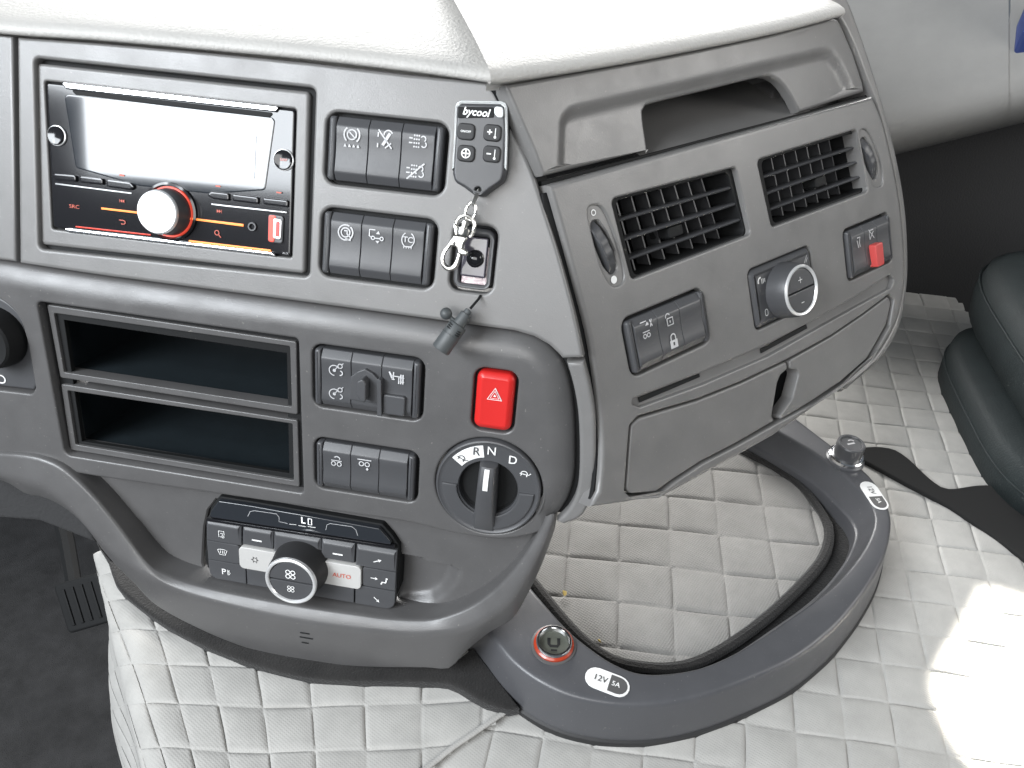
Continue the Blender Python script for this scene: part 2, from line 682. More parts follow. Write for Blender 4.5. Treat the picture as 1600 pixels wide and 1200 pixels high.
def quilt(name, nodes, deg, pl, sr, tr, clip, m, parent, amp=.0045, sub=12, zf=None, fold=None, seed=0):
    c = polyfit(nodes, deg, pl)
    rnd = random.Random(seed)
    jit = {}
    cells = {}
    z0 = pl.o.z
    KN = [0, .025, .065, .13, .22, .34, .5, .66, .78, .87, .935, .975]
    sub = len(KN)
    ns, nt = (sr[1] - sr[0]) * sub, (tr[1] - tr[0]) * sub
    verts, keep = [], []
    for j in range(nt + 1):
        for i in range(ns + 1):
            cs, ct = sr[0] + i // sub, tr[0] + j // sub
            s, t = cs + KN[i % sub], ct + KN[j % sub]
            a = cells.setdefault((cs, ct), rnd.uniform(.9, 1.1))
            fs, ft = KN[i % sub], KN[j % sub]
            ds_, dt_ = min(fs, 1 - fs), min(ft, 1 - ft)
            cut = (1 - math.exp(-ds_ / .022)) * (1 - math.exp(-dt_ / .022))
            puff = .34 * cut + .66 * (math.sin(math.pi * fs) * math.sin(math.pi * ft)) ** .6
            # seams bunch a little between the crossings, with small puckers along them
            wob = .02 * math.sin(2.3 * t + cs) * math.sin(math.pi * ft)
            x, y = pev(c, s + wob * .5, t + .015 * math.sin(1.9 * s + ct))
            pk = .0006 * math.sin(s * 40 + 3 * ct) * (abs(fs - .5) * 2) ** 6 + .0006 * math.sin(t * 40 + 2 * cs) * (abs(ft - .5) * 2) ** 6
            z = z0 + amp * a * (puff - .25) + pk + .0022 * math.sin(11 * x + seed) * math.sin(9 * y + 2)
            if zf:
                z += zf(x, y)
            keep.append(clip is None or inside(x, y, clip))
            p = Vector((x, y, z))
            if fold:
                p = fold(p)
            verts.append(p)
    faces = []
    for j in range(nt):
        for i in range(ns):
            q = (j * (ns + 1) + i, j * (ns + 1) + i + 1, (j + 1) * (ns + 1) + i + 1, (j + 1) * (ns + 1) + i)
            if sum(keep[k] for k in q) >= 2:
                faces.append(q)
    used = sorted({k for f in faces for k in f})
    mp = {k: n for n, k in enumerate(used)}
    return mk(name, [verts[k] for k in used], [tuple(mp[k] for k in f)[::-1] for f in faces], m, parent, ang=75)


def wxy(pl, pts):
    return [(pl.hit(x, y).x, pl.hit(x, y).y) for x, y in pts]


cover = thing('quilted_tunnel_cover', 'pale grey quilted leatherette cover over the engine tunnel, around the looped rail', 'floor cover', HQ.hit(1100, 1180))
RN = [(1236.7, 1076.7, 1, 5), (1241.7, 1143, 1, 6), (1308, 1026.7, 2, 4), (1311.7, 1090, 2, 5), (1320, 1155, 2, 6), (1360, 930, 3, 2), (1366.7, 981.7, 3, 3),
      (1376.7, 1038, 3, 4), (1390, 1101.7, 3, 5), (1400, 1170, 3, 6), (1401.7, 845, 4, 0), (1416.7, 890, 4, 1), (1423, 938, 4, 2), (1438, 991.7, 4, 3),
      (1445, 1048, 4, 4), (1466.7, 1111.7, 4, 5), (1480, 1183, 4, 6), (1466.7, 853, 5, 0), (1480, 898, 5, 1), (1530, 860, 6, 0)]
far = wxy(HQ, [(1180, 300), (1412, 392), (1480, 455), (1534, 512), (1760, 640)])
clipR = far + wxy(HQ, [(2100, 1000), (2000, 1500), (500, 1500), (640, 1130), (760, 1080), (830, 1000), (1000, 760)])
quilt('quilted_sheet', RN, 1, HQ, (-7, 16), (-14, 12), clipR, 'quilt', cover, amp=.0026, sub=10, seed=1)

LN = [(206.5, 1036.5, 0, 1), (259, 1038, 1, 1), (324, 1040, 2, 1), (401, 1040, 3, 1), (227.5, 1098, 0, 2), (280, 1098, 1, 2), (343, 1105, 2, 2), (411, 1108, 3, 2),
      (488, 1106.5, 4, 2), (574, 1101, 5, 2), (656, 1098, 6, 2), (574, 1169.5, 5, 3), (658, 1161, 6, 3), (490, 1176, 4, 3), (184, 985, 0, 0), (245, 984, 1, 0), (484, 1045, 4, 1), (566, 1040, 5, 1)]
fl0, fl1 = HQ.hit(169, 866), HQ.hit(253, 1200)
fdir = (fl1 - fl0).normalized()
fnor = Vector((-fdir.y, fdir.x, 0))
if fnor.x > 0:
    fnor = -fnor


def foldL(p):
    d = (Vector((p.x, p.y, 0)) - Vector((fl0.x, fl0.y, 0))).dot(fnor)
    if d <= -.01:
        return p
    e = d + .01
    base = p - fnor * e
    if e < .03:
        a = e / .03 * 1.15
        return base + fnor * (.026 * math.sin(a)) + Vector((0, 0, -.026 * (1 - math.cos(a))))
    k = e - .03
    a = 1.15
    crum = (.004 * math.sin(38 * p.y + 20 * k) + .002 * math.sin(75 * k + 9 * p.y)) * min(1, k / .05)
    return base + fnor * (.026 * math.sin(a) + k * (.04 + max(0, fl0.y - p.y) * 1.3) + crum) + Vector((0, 0, -.026 * (1 - math.cos(a)) - k * .98))


clipL = wxy(HQ, [(120, 790), (700, 980), (760, 1030), (815, 1104), (790, 1116), (740, 1150), (690, 1186), (610, 1260), (540, 1420), (-900, 1420), (-600, 730)])
clipL = [(min(max(x, -1.2), 1), y) for x, y in clipL]
quilt('quilted_apron', LN, 2, Pl(HQ.o + Vector((0, 0, .005)), HQ.D, HQ.V), (-7, 9), (-3, 5), clipL, 'quilt', cover, amp=.0028, sub=12, fold=foldL, seed=2)
hem = [HQ.hit(x, y) + Vector((0, 0, .0052)) for x, y in cr([(818, 1103), (790, 1117), (740, 1151), (690, 1187), (610, 1262), (540, 1420)], 40)]
tube('seam_hem', hem, .0022, 'quilt', cover, n=10, flat=.7)
# dark felt binding along the console foot
chin = [(150, 838), (175, 868), (210, 906), (245, 940), (315, 978), (385, 1005), (455, 1023), (560, 1033), (665, 1035), (702, 1036), (740, 1010)]
bnd = [(812, 1104), (800, 1108), (758, 1096), (707, 1068), (665, 1063), (595, 1062), (490, 1058), (399, 1037), (315, 1006), (245, 967), (185, 918), (168, 876), (150, 845)]
HB = H(.5845)
slab('felt_binding', HB, HB.L(cr(chin, 40) + cr(bnd, 44)), 'felt', cover, depth=.012, r=.003)

pad = thing('quilted_tray_pad', 'grey quilted pad with black felt edge lying inside the looped rail', 'pad', HP.hit(1060, 900))
PN = [(969.8, 818, 1, 1), (1045.8, 827.6, 2, 1), (1126.6, 834.8, 3, 1), (1200, 844, 4, 1), (886.7, 870, 0, 2), (967, 877.5, 1, 2), (1049.6, 884.7, 2, 2),
      (1133.7, 896.5, 3, 2), (1212, 906, 4, 2), (965, 941.7, 1, 3), (1052, 951, 2, 3), (1138.4, 960.7, 3, 3)]
padline = [(700, 700), (780, 850), (835, 915), (878, 968), (915, 1006), (955, 1033), (1000, 1044), (1050, 1046), (1096, 1034), (1150, 1003), (1200, 965), (1250, 918), (1282, 880), (1294, 848),
           (1290, 818), (1268, 783), (1238, 752), (1190, 722), (1120, 690), (1000, 640)]
padloop = cr(padline, 110)
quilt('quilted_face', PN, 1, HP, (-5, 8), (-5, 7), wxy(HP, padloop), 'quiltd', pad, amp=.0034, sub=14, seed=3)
edge = [HP.hit(x, y) + Vector((0, 0, .0022)) for x, y in padloop]
tube('felt_edge', edge, [.0055] * len(edge), 'felt', pad, n=8, flat=.75)
for k, (x, y) in enumerate(((881, 933), (936, 1006))):
    q = HP.hit(x, y) + Vector((0, 0, .004))
    rr = random.Random(k)
    vs = [q + Vector((rr.uniform(-1, 1), rr.uniform(-1, 1), rr.uniform(0, .7))) * (.0035 if k == 0 else .002) for _ in range(9)]
    bm = bmesh.new()
    for p in vs:
        bm.verts.new(p)
    bmesh.ops.convex_hull(bm, input=bm.verts)
    bm.verts.index_update()
    hv = [v.co.copy() for v in bm.verts]
    hf = [tuple(v.index for v in f.verts) for f in bm.faces]
    bm.free()
    mk('crumb', hv, hf, 'crumb', None, label=('yellow leaf crumb on the quilted pad near the dial' if k == 0 else 'tiny pale crumb at the pad edge by the socket'), cat='crumb')

# ================================================================== looped rail
rail = thing('looped_rail', 'anthracite plastic looped rail with two power sockets curving out from under the dashboard', 'console rail', HR.hit(1000, 1080))
icrest = [(790, 872), (831, 921), (884, 981), (925, 1015), (959, 1037), (996, 1051), (1037, 1053), (1090, 1045), (1139, 1026), (1184, 1000), (1240, 962), (1285, 930), (1318, 900), (1346, 865), (1361, 838),
          (1368, 811), (1361, 788), (1341, 764), (1296, 723), (1240, 688), (1180, 655)]
ocrest = [(715, 925), (767, 992), (797, 1030), (835, 1060), (884, 1084), (940, 1097), (996, 1101), (1052, 1097), (1109, 1084), (1165, 1064), (1240, 1030), (1300, 985), (1340, 940), (1364, 905), (1381, 872),
          (1391, 836), (1392, 804), (1378, 768), (1348, 732), (1275, 676), (1215, 630)]
obot = [(672, 960), (724, 1028), (752, 1064), (794, 1105), (827, 1127), (865, 1146), (921, 1163), (977, 1167), (1034, 1165), (1090, 1150), (1146, 1120), (1202, 1086), (1274, 1034), (1312, 1001), (1345, 958), (1372, 915),
        (1387, 868), (1392, 815), (1380, 775), (1350, 738), (1278, 684)]
n = 130
Ri = [HR.hit(*p) for p in cr(icrest, n)]
Ro = [HR.hit(*p) for p in cr(ocrest, n)]
cen = HR.hit(1090, 870)
HB2 = H(.602)
Rb = []
for i, p in enumerate(Ro):
    a, b = Ro[max(0, i - 1)], Ro[min(n - 1, i + 1)]
    t = (b - a).normalized()
    nn = Vector((t.y, -t.x, 0))
    if nn.dot(p - cen) < 0:
        nn = -nn
    Rb.append((p, nn))
Rob = [p + nn * .006 + Vector((0, 0, -.042)) for p, nn in Rb]
Rob2 = [p + nn * .004 + Vector((0, 0, -.056)) for p, nn in Rb]
Riw, Riw2, Riw3 = [], [], []
for i, p in enumerate(Ri):
    a, b = Ri[max(0, i - 1)], Ri[min(n - 1, i + 1)]
    t = (b - a).normalized()
    nn = Vector((t.y, -t.x, 0))
    if nn.dot(p - cen) > 0:
        nn = -nn
    Riw.append(p + nn * .008 + Vector((0, 0, -.027)))
    Riw2.append(p + nn * .0105 + Vector((0, 0, -.029)))
    Riw3.append(p + nn * .011 + Vector((0, 0, -.052)))
loft('rail_body', [Rob2, Rob, Ro, Ri, Riw, Riw2, Riw3], 'railp', rail, rnd=[0, .003, .005, .003, .002, .001, 0], ang=60)
lin = []
for dd in (.009, .022, .05):
    row = []
    for i, p in enumerate(Ri):
        a, b = Ri[max(0, i - 1)], Ri[min(n - 1, i + 1)]
        t = (b - a).normalized()
        nn = Vector((t.y, -t.x, 0))
        if nn.dot(p - cen) > 0:
            nn = -nn
        q = p + nn * dd
        row.append(Vector((q.x, q.y, HQ.o.z + .0042)))
    lin.append(row)
loft('channel_lining', lin, 'felt', rail)
# rubber foot under the outer edge
loft('rubber_foot', [[p + nn * .0055 + Vector((0, 0, -.0430)) for p, nn in Rb], [p + nn * .0075 + Vector((0, 0, -.045)) for p, nn in Rb], [p + nn * .0075 + Vector((0, 0, -.056)) for p, nn in Rb]], 'rubber', rail)


def pill(pl, x0, y0, x1, y1, w, wd, n=8):
    a, b = Vector(pl.uv(x0, y0, w)), Vector(pl.uv(x1, y1, w))
    d = (b - a).normalized()
    q = Vector((-d.y, d.x))
    out = []
    for k in range(n + 1):
        t = -math.pi / 2 + math.pi * k / n
        c = b + d * math.cos(t) * wd + q * math.sin(t) * wd
        out.append((c.x, c.y))
    for k in range(n + 1):
        t = math.pi / 2 + math.pi * k / n
        c = a + d * math.cos(t) * wd + q * math.sin(t) * wd
        out.append((c.x, c.y))
    return out, a, b, d


def decal(x0, y0, x1, y1, wd, lbl):
    HRd = Pl(HR.o, HR.D, HR.V)
    out, a, b, d = pill(HRd, x0, y0, x1, y1, .0006, wd)
    o = slab('rating_sticker', HRd, out, 'white', rail, w=.0009, depth=.0009, r=.0002, seg=1, label=lbl)
    ang = -math.atan2(d.y, d.x)
    c = a * .38 + b * .62
    mid = (a + b) / 2
    e0 = mid + (b - mid) * .18
    q = Vector((-d.y, d.x))
    k = wd * .80
    half = []
    ex = b
    half.append(e0 - q * k)
    for i in range(9):
        t = -math.pi / 2 + math.pi * i / 8
        half.append(ex + d * math.cos(t) * k + q * math.sin(t) * k)
    half.append(e0 + q * k)
    slab('dark_field', HRd, [(p.x, p.y) for p in half], 'dash2', o, w=.0013, depth=.0003, r=.0001, seg=1)
    tm = a + (e0 - a) * .30
    text('lettering', HRd, 0, 0, .0052, '12V', 'dash2', o, w=.0014, uvpos=(tm.x, tm.y), rot=ang, bold=.00008)
    tm = e0 + (b - e0) * .72
    text('lettering', HRd, 0, 0, .0042, '5A', 'white', o, w=.0017, uvpos=(tm.x, tm.y), rot=ang, bold=.00006)


decal(932, 1059, 966, 1072, .0090, 'white and grey sticker reading 12V 5A')
decal(1358, 762, 1374, 786, .0088, 'small white sticker by the lighter')

# power socket (near) and lighter (far)
s1 = thing('power_socket', 'open power socket with chrome rim and amber ring on the near arm of the rail', 'socket', HR.hit(865, 1008))
u, v = HR.uv(865, 1008)
lathe('base_collar', HR, u, v, [(.0185, 0), (.0182, .0012), (.0165, .0016), (.016, .001)], 'dash2', s1)
lathe('amber_ring', HR, u, v, [(.0165, .0), (.0163, .0030), (.0150, .0042), (.0135, .004)], 'amber', s1)
lathe('chrome_rim', HR, u, v, [(.0146, .002), (.0146, .0055), (.0138, .0068), (.0124, .0068), (.0116, .0055), (.0114, -.02), (.0113, -.0215)], 'chrome', s1)
lathe('socket_cover', HR, u, v, [(.0118, .0012), (.0114, .0022), (.0, .0024)], 'socketcap', s1)
icon('cover_symbol', HR, (u, v - .0005), .0125, [('l', [(-.32, .34), (-.32, -.1), (-.22, -.25), (.22, -.25), (.32, -.1), (.32, .34)], .24), ('l', [(-.2, -.55), (.2, -.55)], .16)], 'black', s1, w=.0027)
s2 = thing('cigarette_lighter', 'black push-in lighter with chrome collar on the far arm of the rail', 'lighter', HR.hit(1320, 712))
u, v = HR.uv(1320, 718)
lathe('base_collar', HR, u, v, [(.0195, 0), (.0193, .002), (.0175, .0035), (.016, .003)], 'railp', s2)
lathe('chrome_collar', HR, u, v, [(.0178, .002), (.0178, .0065), (.0165, .0075), (.013, .0075)], 'chrome', s2)
lathe('knob', HR, u, v, [(.0135, .006), (.0135, .0075), (.0142, .010), (.0142, .0225), (.0132, .0240), (.0115, .0240), (.0105, .0225), (.0, .0222)], 'switch', s2)
icon('lighter_symbol', HR, (u, v), .011, [('l', [(-.4, -.1), (.35, .15)], .22), ('a', .1, .25, .3, 30, 150, .14)], 'greyprint', s2, w=.0226)

# ================================================================== dashboard
dash = thing('dashboard', 'dark grey moulded truck dashboard wrapping from the radio to the passenger vents', 'dashboard', PB.P(0, .2, -.05))

# ---- openings
QB1 = [(510, 172), (704, 194), (692, 305), (507, 288)]
QB2 = [(502, 324), (686, 342), (676, 452), (499, 432)]
QB3 = [(488, 537), (665, 560), (660, 659), (488, 634)]
QB4 = [(490, 682), (657, 707), (651, 785), (492, 763)]
QB5 = [(969, 492), (1099, 453), (1111, 538), (985, 588)]
QB6 = [(1315, 362), (1388, 328), (1394, 404), (1327, 445)]
QHZ = [(740, 573), (810, 581), (804, 679), (737, 670)]
QRT = [(1167, 420), (1266, 384), (1276, 477), (1180, 514)]
QSN = [(708, 347), (779, 356), (769, 464), (703, 450)]


def qrect(pl, q):
    L = pl.L(q)
    cu = sum(p[0] for p in L) / 4
    cv = sum(p[1] for p in L) / 4
    W = (L[1][0] - L[0][0] + L[2][0] - L[3][0]) / 2
    Hh = (L[3][1] - L[0][1] + L[2][1] - L[1][1]) / 2
    return cu, cv, W, Hh


def qhole(pl, q, r):
    return rrect(*qrect(pl, q), r)


radio_rec = fillet(PA.L([(53, 90), (493, 137), (483, 433), (60, 389)]), .004)
holesA = [qhole(PA, QB1, .008), qhole(PA, QB2, .008), qhole(PA, QSN, .007), radio_rec]
seamA = [(30, 411), (156, 430), (300, 449), (460, 470), (600, 489), (725, 506), (804, 517), (835, 526), (858, 539), (872, 552), (879, 560)]
rightA = [(912, 559), (900, 500), (885, 440), (868, 380), (850, 325), (835, 277), (819, 237), (797, 192), (779, 152), (764, 131)]
topA = [(760, 127), (640, 116), (480, 97), (300, 79), (150, 66), (26, 57)]
slab('radio_panel', PA, PA.L(seamA + cr(rightA, 26) + topA), 'dash', dash, holes=holesA, depth=.035, r=.0022, hr=.0018)
slab('left_trim', PA, PA.L([(-260, 372), (25, 409), (20, 56), (-260, 30)]), 'dash', dash, depth=.035, r=.0018)

# lower panel with a rolled upper and right edge
slotrec = fillet(PB.L([(57, 471), (466, 529), (474, 771), (101, 711)]), [.004, .003, .003, .006])
dialc = PB.uv(763, 761)
headl = fillet(PB.L([(-90, 470), (-10, 460), (30, 490), (44, 540), (55, 606), (50, 616), (-90, 600)]), [.004, .02, .03, .03, .004, .004, .004])
holesB = [qhole(PB, QB3, .008), qhole(PB, QB4, .008), qhole(PB, QHZ, .008), slotrec, headl, circ(*dialc, .0398, 56)]
topB = [(-260, 376), (0, 409), (30, 415), (156, 434), (300, 453), (460, 474), (600, 493), (725, 511), (804, 522), (835, 531), (856, 545), (868, 558), (880, 576), (890, 610), (896, 660), (897, 735), (892, 770), (882, 795), (866, 815)]
botB = [(850, 829), (820, 838), (780, 842), (740, 838), (700, 831), (640, 816), (560, 804), (470, 791), (300, 766), (200, 752), (100, 735), (67, 719), (33, 711), (0, 709), (-260, 690)]
outB, wB = [], []
for p in cr(topB, 90):
    outB.append(PB.uv(*p))
    wB.append(1.0)
for p in cr(botB, 50):
    outB.append(PB.uv(*p))
    wB.append(.12)
profB = [(.0185, 0), (.0165, -.00015), (.013, -.0008), (.009, -.0021), (.005, -.0041), (.0022, -.0060), (.0008, -.0078), (0, -.0105), (0, -.035)]
slab('lower_panel', PB, outB, 'dash2', dash, holes=holesB, depth=.035, prof=profB, wts=wB, hr=.0016)
slab('recess_shade', PB, inset(slotrec if sarea(slotrec) > 0 else slotrec[::-1], -.003), 'black', dash, holes=[PB.L([(100, 500), (448, 552), (452, 740), (128, 690)], -.0085)], w=-.0085, depth=.004, r=.0003, seg=1)  # black sheet painting the deep shade around the slots
slab('recess_shade', PA, inset(radio_rec if sarea(radio_rec) > 0 else radio_rec[::-1], -.003), 'black', dash, holes=[PA.L([(90, 150), (440, 190), (430, 380), (105, 340)], -.007)], w=-.007, depth=.004, r=.0003, seg=1)  # black sheet painting the shade in the gap around the radio
# corner trim strip between the lower panel and the vent panel
ctl = [(885, 567), (897, 610), (904, 660), (905, 735), (899, 776), (885, 801), (869, 816)]
ctr = [(880, 821), (905, 811), (916, 797), (924, 778), (930, 735), (930, 660), (923, 610), (912, 566)]
slab('corner_trim', PB, PB.L(cr(ctl, 24) + cr(ctr, 26)), 'dash', dash, w=-.001, depth=.009, r=.0025)
slab('corner_backing', PB, PB.L([(760, 500), (890, 545), (912, 575), (918, 610), (924, 660), (924, 735), (916, 772), (900, 790), (880, 801), (850, 800), (760, 700)], -.012), 'black', dash, w=-.012, depth=.004, r=.0005, seg=1)
# ---- vent panel
holesC = []


def vent_quad(q):
    return fillet(PC.L(q), .004)


QV1 = [(955, 311), (1150, 261), (1174, 366), (987, 437)]
GV1 = [(958, 312), (1137, 266), (1167, 366), (990, 434)]
GV2 = [(1187, 250), (1334, 205), (1352, 297), (1208, 352)]
QV2 = [(1183, 250), (1338, 202), (1357, 299), (1206, 355)]
holesC += [vent_quad(QV1), vent_quad(QV2), qhole(PC, QB5, .008), qhole(PC, QRT, .006), qhole(PC, QB6, .006)]
tw1 = fillet(PC.L([(925, 346), (937, 343), (950, 362), (963, 392), (967, 425), (957, 430), (945, 415), (931, 380)]), .004)
tw2 = fillet(PC.L([(1347, 217), (1354, 213), (1364, 230), (1372, 255), (1374, 277), (1367, 281), (1357, 262), (1349, 240)]), .003)
wp1 = PC.L(cr([(919, 328), (928, 321), (940, 324), (953, 348), (970, 400), (976, 434), (968, 446), (955, 445), (940, 418), (924, 360)], 48, True))
wp2 = PC.L(cr([(1344, 205), (1354, 203), (1366, 222), (1377, 255), (1380, 284), (1374, 292), (1364, 288), (1353, 258), (1343, 222)], 40, True))
holesC += [wp1, wp2]
gro = fillet(PC.L([(990, 622), (1094, 583), (1190, 542), (1262, 506), (1335, 465), (1391, 429), (1397, 437), (1392, 450), (1330, 484), (1200, 557), (1100, 600), (1001, 636), (988, 632)]), .002)
doorsL = [(989, 664), (1000, 654), (1090, 627), (1160, 599), (1231, 565), (1233, 577), (1222, 586), (1217, 598), (1208, 652), (1214, 657), (1150, 694), (1096, 722), (1050, 752), (1027, 769), (988, 772), (981, 766), (986, 700)]
doorsR = [(1236, 563), (1300, 527), (1350, 493), (1390, 463), (1394, 474), (1386, 508), (1357, 560), (1315, 597), (1270, 627), (1222, 656), (1221, 650), (1241, 622), (1251, 584), (1247, 577), (1237, 577)]
dooropen = [(984, 664), (997, 650), (1090, 623), (1160, 595), (1231, 561), (1300, 523), (1350, 489), (1390, 459), (1398, 468), (1391, 509), (1361, 563), (1318, 601), (1272, 631), (1216, 661), (1152, 697), (1098, 725), (1053, 755), (1030, 774), (986, 777), (976, 768), (981, 700)]
holesC += [gro, fillet(PC.L(dooropen), .003)]
rightC = [(1364, 150), (1380, 190), (1392, 240), (1404, 300), (1411, 360), (1414, 420), (1411, 462), (1400, 505), (1372, 552), (1340, 582), (1318, 605)]
botC = [(1291, 624), (1208, 682), (1164, 707), (1114, 734), (1075, 756), (1041, 774), (980, 785), (923, 793)]
tl_px = [(792, 141), (814, 192), (835, 240), (846, 271)]
leftC = [(936, 768), (940, 710), (936, 637), (921, 529), (898, 438), (875, 352), (857, 289)]
slab('vent_panel', PC, PC.L(cr(rightC, 40) + botC + cr(leftC, 26)), 'dash', dash, holes=holesC, depth=.014, r=.0032, hr=.0013, seg=4)
for wp, tw_ in ((wp1, tw1), (wp2, tw2)):
    slab('wheel_plate', PC, inset(wp if sarea(wp) > 0 else wp[::-1], -.0015), 'dash', dash, holes=[tw_], w=-.0016, depth=.010, r=.0003, seg=1, hr=.0010)
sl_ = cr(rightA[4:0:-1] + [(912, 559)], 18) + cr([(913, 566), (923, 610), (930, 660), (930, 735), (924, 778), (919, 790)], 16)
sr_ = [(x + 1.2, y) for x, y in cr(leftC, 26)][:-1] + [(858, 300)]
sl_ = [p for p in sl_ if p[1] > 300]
slab('gap_shade', PC, PC.L([(847, 302)] + sl_ + sr_, -.0040), 'black', dash, w=-.0040, depth=.003, r=.0003, seg=1)  # black strip standing in for the shadow in the panel gap
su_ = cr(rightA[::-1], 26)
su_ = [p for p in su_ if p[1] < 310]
slab('gap_shade', PC, PC.L(su_ + [(864, 300), (852, 271), (841, 240), (820, 192), (798, 141), (786, 128)], -.0115), 'black', dash, w=-.0115, depth=.003, r=.0003, seg=1)  # same painted shadow, upper stretch beside the tray panel
slab('gap_shade', PC, PC.L([(846, 283), (1026, 236), (1258, 175), (1362, 146), (1366, 160), (1262, 188), (1030, 249), (850, 297)], -.009), 'black', dash, w=-.009, depth=.004, r=.0005, seg=1)  # black strip added to keep light out of the gap under the tray
# groove floor below the switches
slab('groove_floor', PC, inset(gro, -.001), 'dash', dash, w=-.0042, depth=.002, r=.0004, seg=1)
for q in ([(1000, 629), (1094, 589), (1093, 584), (998, 621)], [(1190, 552), (1262, 513), (1260, 507), (1189, 545)]):
    slab('dark_slit', PC, PC.L(q, -.003), 'black', dash, w=-.0030, depth=.001, r=.0002, seg=1)
slab('drawer_door', PC, fillet(PC.L(doorsL), [.004, .006, 0, 0, .003, .003, .004, .004, .003, .003, 0, .004, .006, .006, .004, .004, 0]), 'dash', dash, w=-.0012, depth=.012, r=.0015, label='wide left drawer door with a notched lower edge')
slab('drawer_door', PC, fillet(PC.L(doorsR), [.003, 0, 0, .004, .004, .006, .012, .006, 0, .003, .004, .006, .006, .004, .003]), 'dash', dash, w=-.0012, depth=.012, r=.0012, label='right drawer door tapering towards the passenger side')
slab('drawer_backing', PC, PC.L(dooropen), 'black', dash, w=-.017, depth=.002, r=.0003, seg=1)
# outer edge strip
eL = [(1300, 2), (1322, 34), (1340, 70), (1363, 132), (1371, 150), (1384, 190), (1396, 240), (1408, 300), (1415, 360), (1418, 420), (1415, 464), (1404, 507), (1376, 555), (1344, 585), (1320, 608)]
eR = [(1324, 614), (1352, 592), (1386, 560), (1412, 515), (1423, 465), (1427, 420), (1425, 350), (1418, 290), (1405, 225), (1388, 160), (1370, 100), (1350, 40), (1336, 2), (1322, -28)]
slab('edge_strip', PC, PC.L(cr(eL, 40) + cr(eR, 40)), 'dash', dash, w=-.004, depth=.085, r=.004, seg=4)
slab('side_wall', PC, PC.L(cr(eL, 30) + cr(botC, 16) + [(935, 700), (1200, 400)]), 'dash2', dash, w=-.035, depth=.10, r=.003)

# ---- tray panel above the vents
tb = [(849, 275), (900, 263), (1026, 231)]
notch = [(1018, 232), (1011, 180), (1013, 168), (1024, 160), (1110, 139), (1196, 118), (1212, 118), (1228, 128), (1244, 150), (1256, 174)]
tbr = [(1300, 160), (1358, 142)]
tr_ = [(1356, 128), (1340, 82), (1320, 38), (1313, 28), (1306, 27)]
tt = [(1200, 55), (1050, 86), (900, 113), (790, 132)]
tl = [(792, 141), (814, 192), (835, 240), (846, 271)]
step = PC.L([(876, 300), (879, 225), (880, 188), (890, 176), (905, 171), (1100, 126), (1288, 82), (1302, 84), (1316, 100), (1332, 130), (1345, 170)])


tray_u = PC.uv(1190, 120)[0]


def tray_bend(u, v):
    d = pdist(u, v, step, False)
    sgn = 1 if inside(u, v, step) else -1
    return -.0036 * sstep(-.0035, .0045, d * sgn) - .006 * max(0, (u - tray_u) / .16) ** 2


slab('tray_panel', PC, PC.L(tb + cr(notch, 30) + tbr + tr_ + tt + tl), 'dash', dash, depth=.012, r=.0022, bend=tray_bend, grid=.0032)
# pocket behind the notch: floor, back and side cheeks
f0, f1 = PC.hit(1000, 243, -.0085), PC.hit(1266, 173, -.0085)
up = Vector((0, 0, 1))
inn = -BR
uv_ = -PC.V
fl = [f0, f1, f1 + inn * .075 + up * .006, f0 + inn * .075 + up * .006]
h_ = uv_ * .062 - PC.N * .003
bk = [fl[3], fl[2], fl[2] + h_, fl[3] + h_]
mk('tray_pocket', fl + bk + [f0 + h_, f1 + h_],
   [(0, 1, 2, 3), (4, 5, 6, 7), (0, 3, 7, 8), (1, 9, 6, 2), (8, 7, 6, 9)], 'dash', dash, ang=20)

# ---- padded top
def lip(pts, pl, B, D, name, n, cs, side, m='pad'):
    rails = [[] for _ in cs]
    base = [pl.hit(*p) for p in cr(pts, n)]
    th = math.tan(math.radians(23.3))
    for i, p in enumerate(base):
        f = i / (n - 1)
        f = f if side > 0 else 1 - f
        for k, (b, uu) in enumerate(cs):
            rails[k].append(p + B * b + D * (side * b * th * f) + up * uu)
    return loft(name, rails, m, dash, ang=60)


CS = [(-.018, -.03), (-.016, .0), (.001, .0005), (.004, .001), (.0058, .0026), (.0060, .0048), (.0040, .0072), (-.002, .0092), (-.012, .011), (-.04, .015), (-.10, .021), (-.25, .033), (-.55, .05), (-.9, .06)]
lip([(-420, 15), (-100, 42), (26, 55), (150, 63), (300, 76), (480, 93), (640, 112), (700, 120), (765, 129.5)], PA, BL, DL, 'top_pad', 40, CS, 1)
CSR = [(-.006, -.006), (-.004, .0)] + CS[2:]
lip([(763, 131), (790, 129), (900, 112), (1050, 85), (1200, 54), (1308, 26)], PC, BR, DR, 'top_pad', 40, CSR, -1)
# passenger side of the dashboard, further away
def cpt(x, y, z):
    return CAM + ray(x, y) * z


prof = [(-300, 1.16), (-260, 1.12), (-60, 1.115), (60, 1.09), (140, 1.075), (185, 1.075), (215, 1.10), (235, 1.16), (240, 1.4)]
rails = []
for yy, z in prof:
    R = []
    for k in range(24):
        x = 1070 + k * 22
        R.append(cpt(x, yy - (x - 1410) * .25 + (0 if yy < 200 else 0), z - .0002 * (x - 1290)))
    rails.append(R)
loft('passenger_panel', rails, 'trimlight', dash, ang=70)
rails = []
for yy, z in prof:
    R = []
    for k in range(16):
        x = 1579 + k * 22 - max(0, yy - 95) ** 1.5 * .045
        R.append(cpt(x, yy - (x - 1410) * .25, z - .0002 * (x - 1290) + .004))
    rails.append(R)
loft('passenger_side_trim', rails, 'trimlight', dash, ang=70)
slabpl = Pl(cpt(1610, 40, 1.0), (1, -.2, 0), (0, 0, -1))
slab('door_storage_pocket', slabpl, rrect(.012, -.02, .035, .13, .01), 'blue', None, depth=.03, r=.004, label='dark blue pocket edge at the far right of the cab', cat='door pocket')

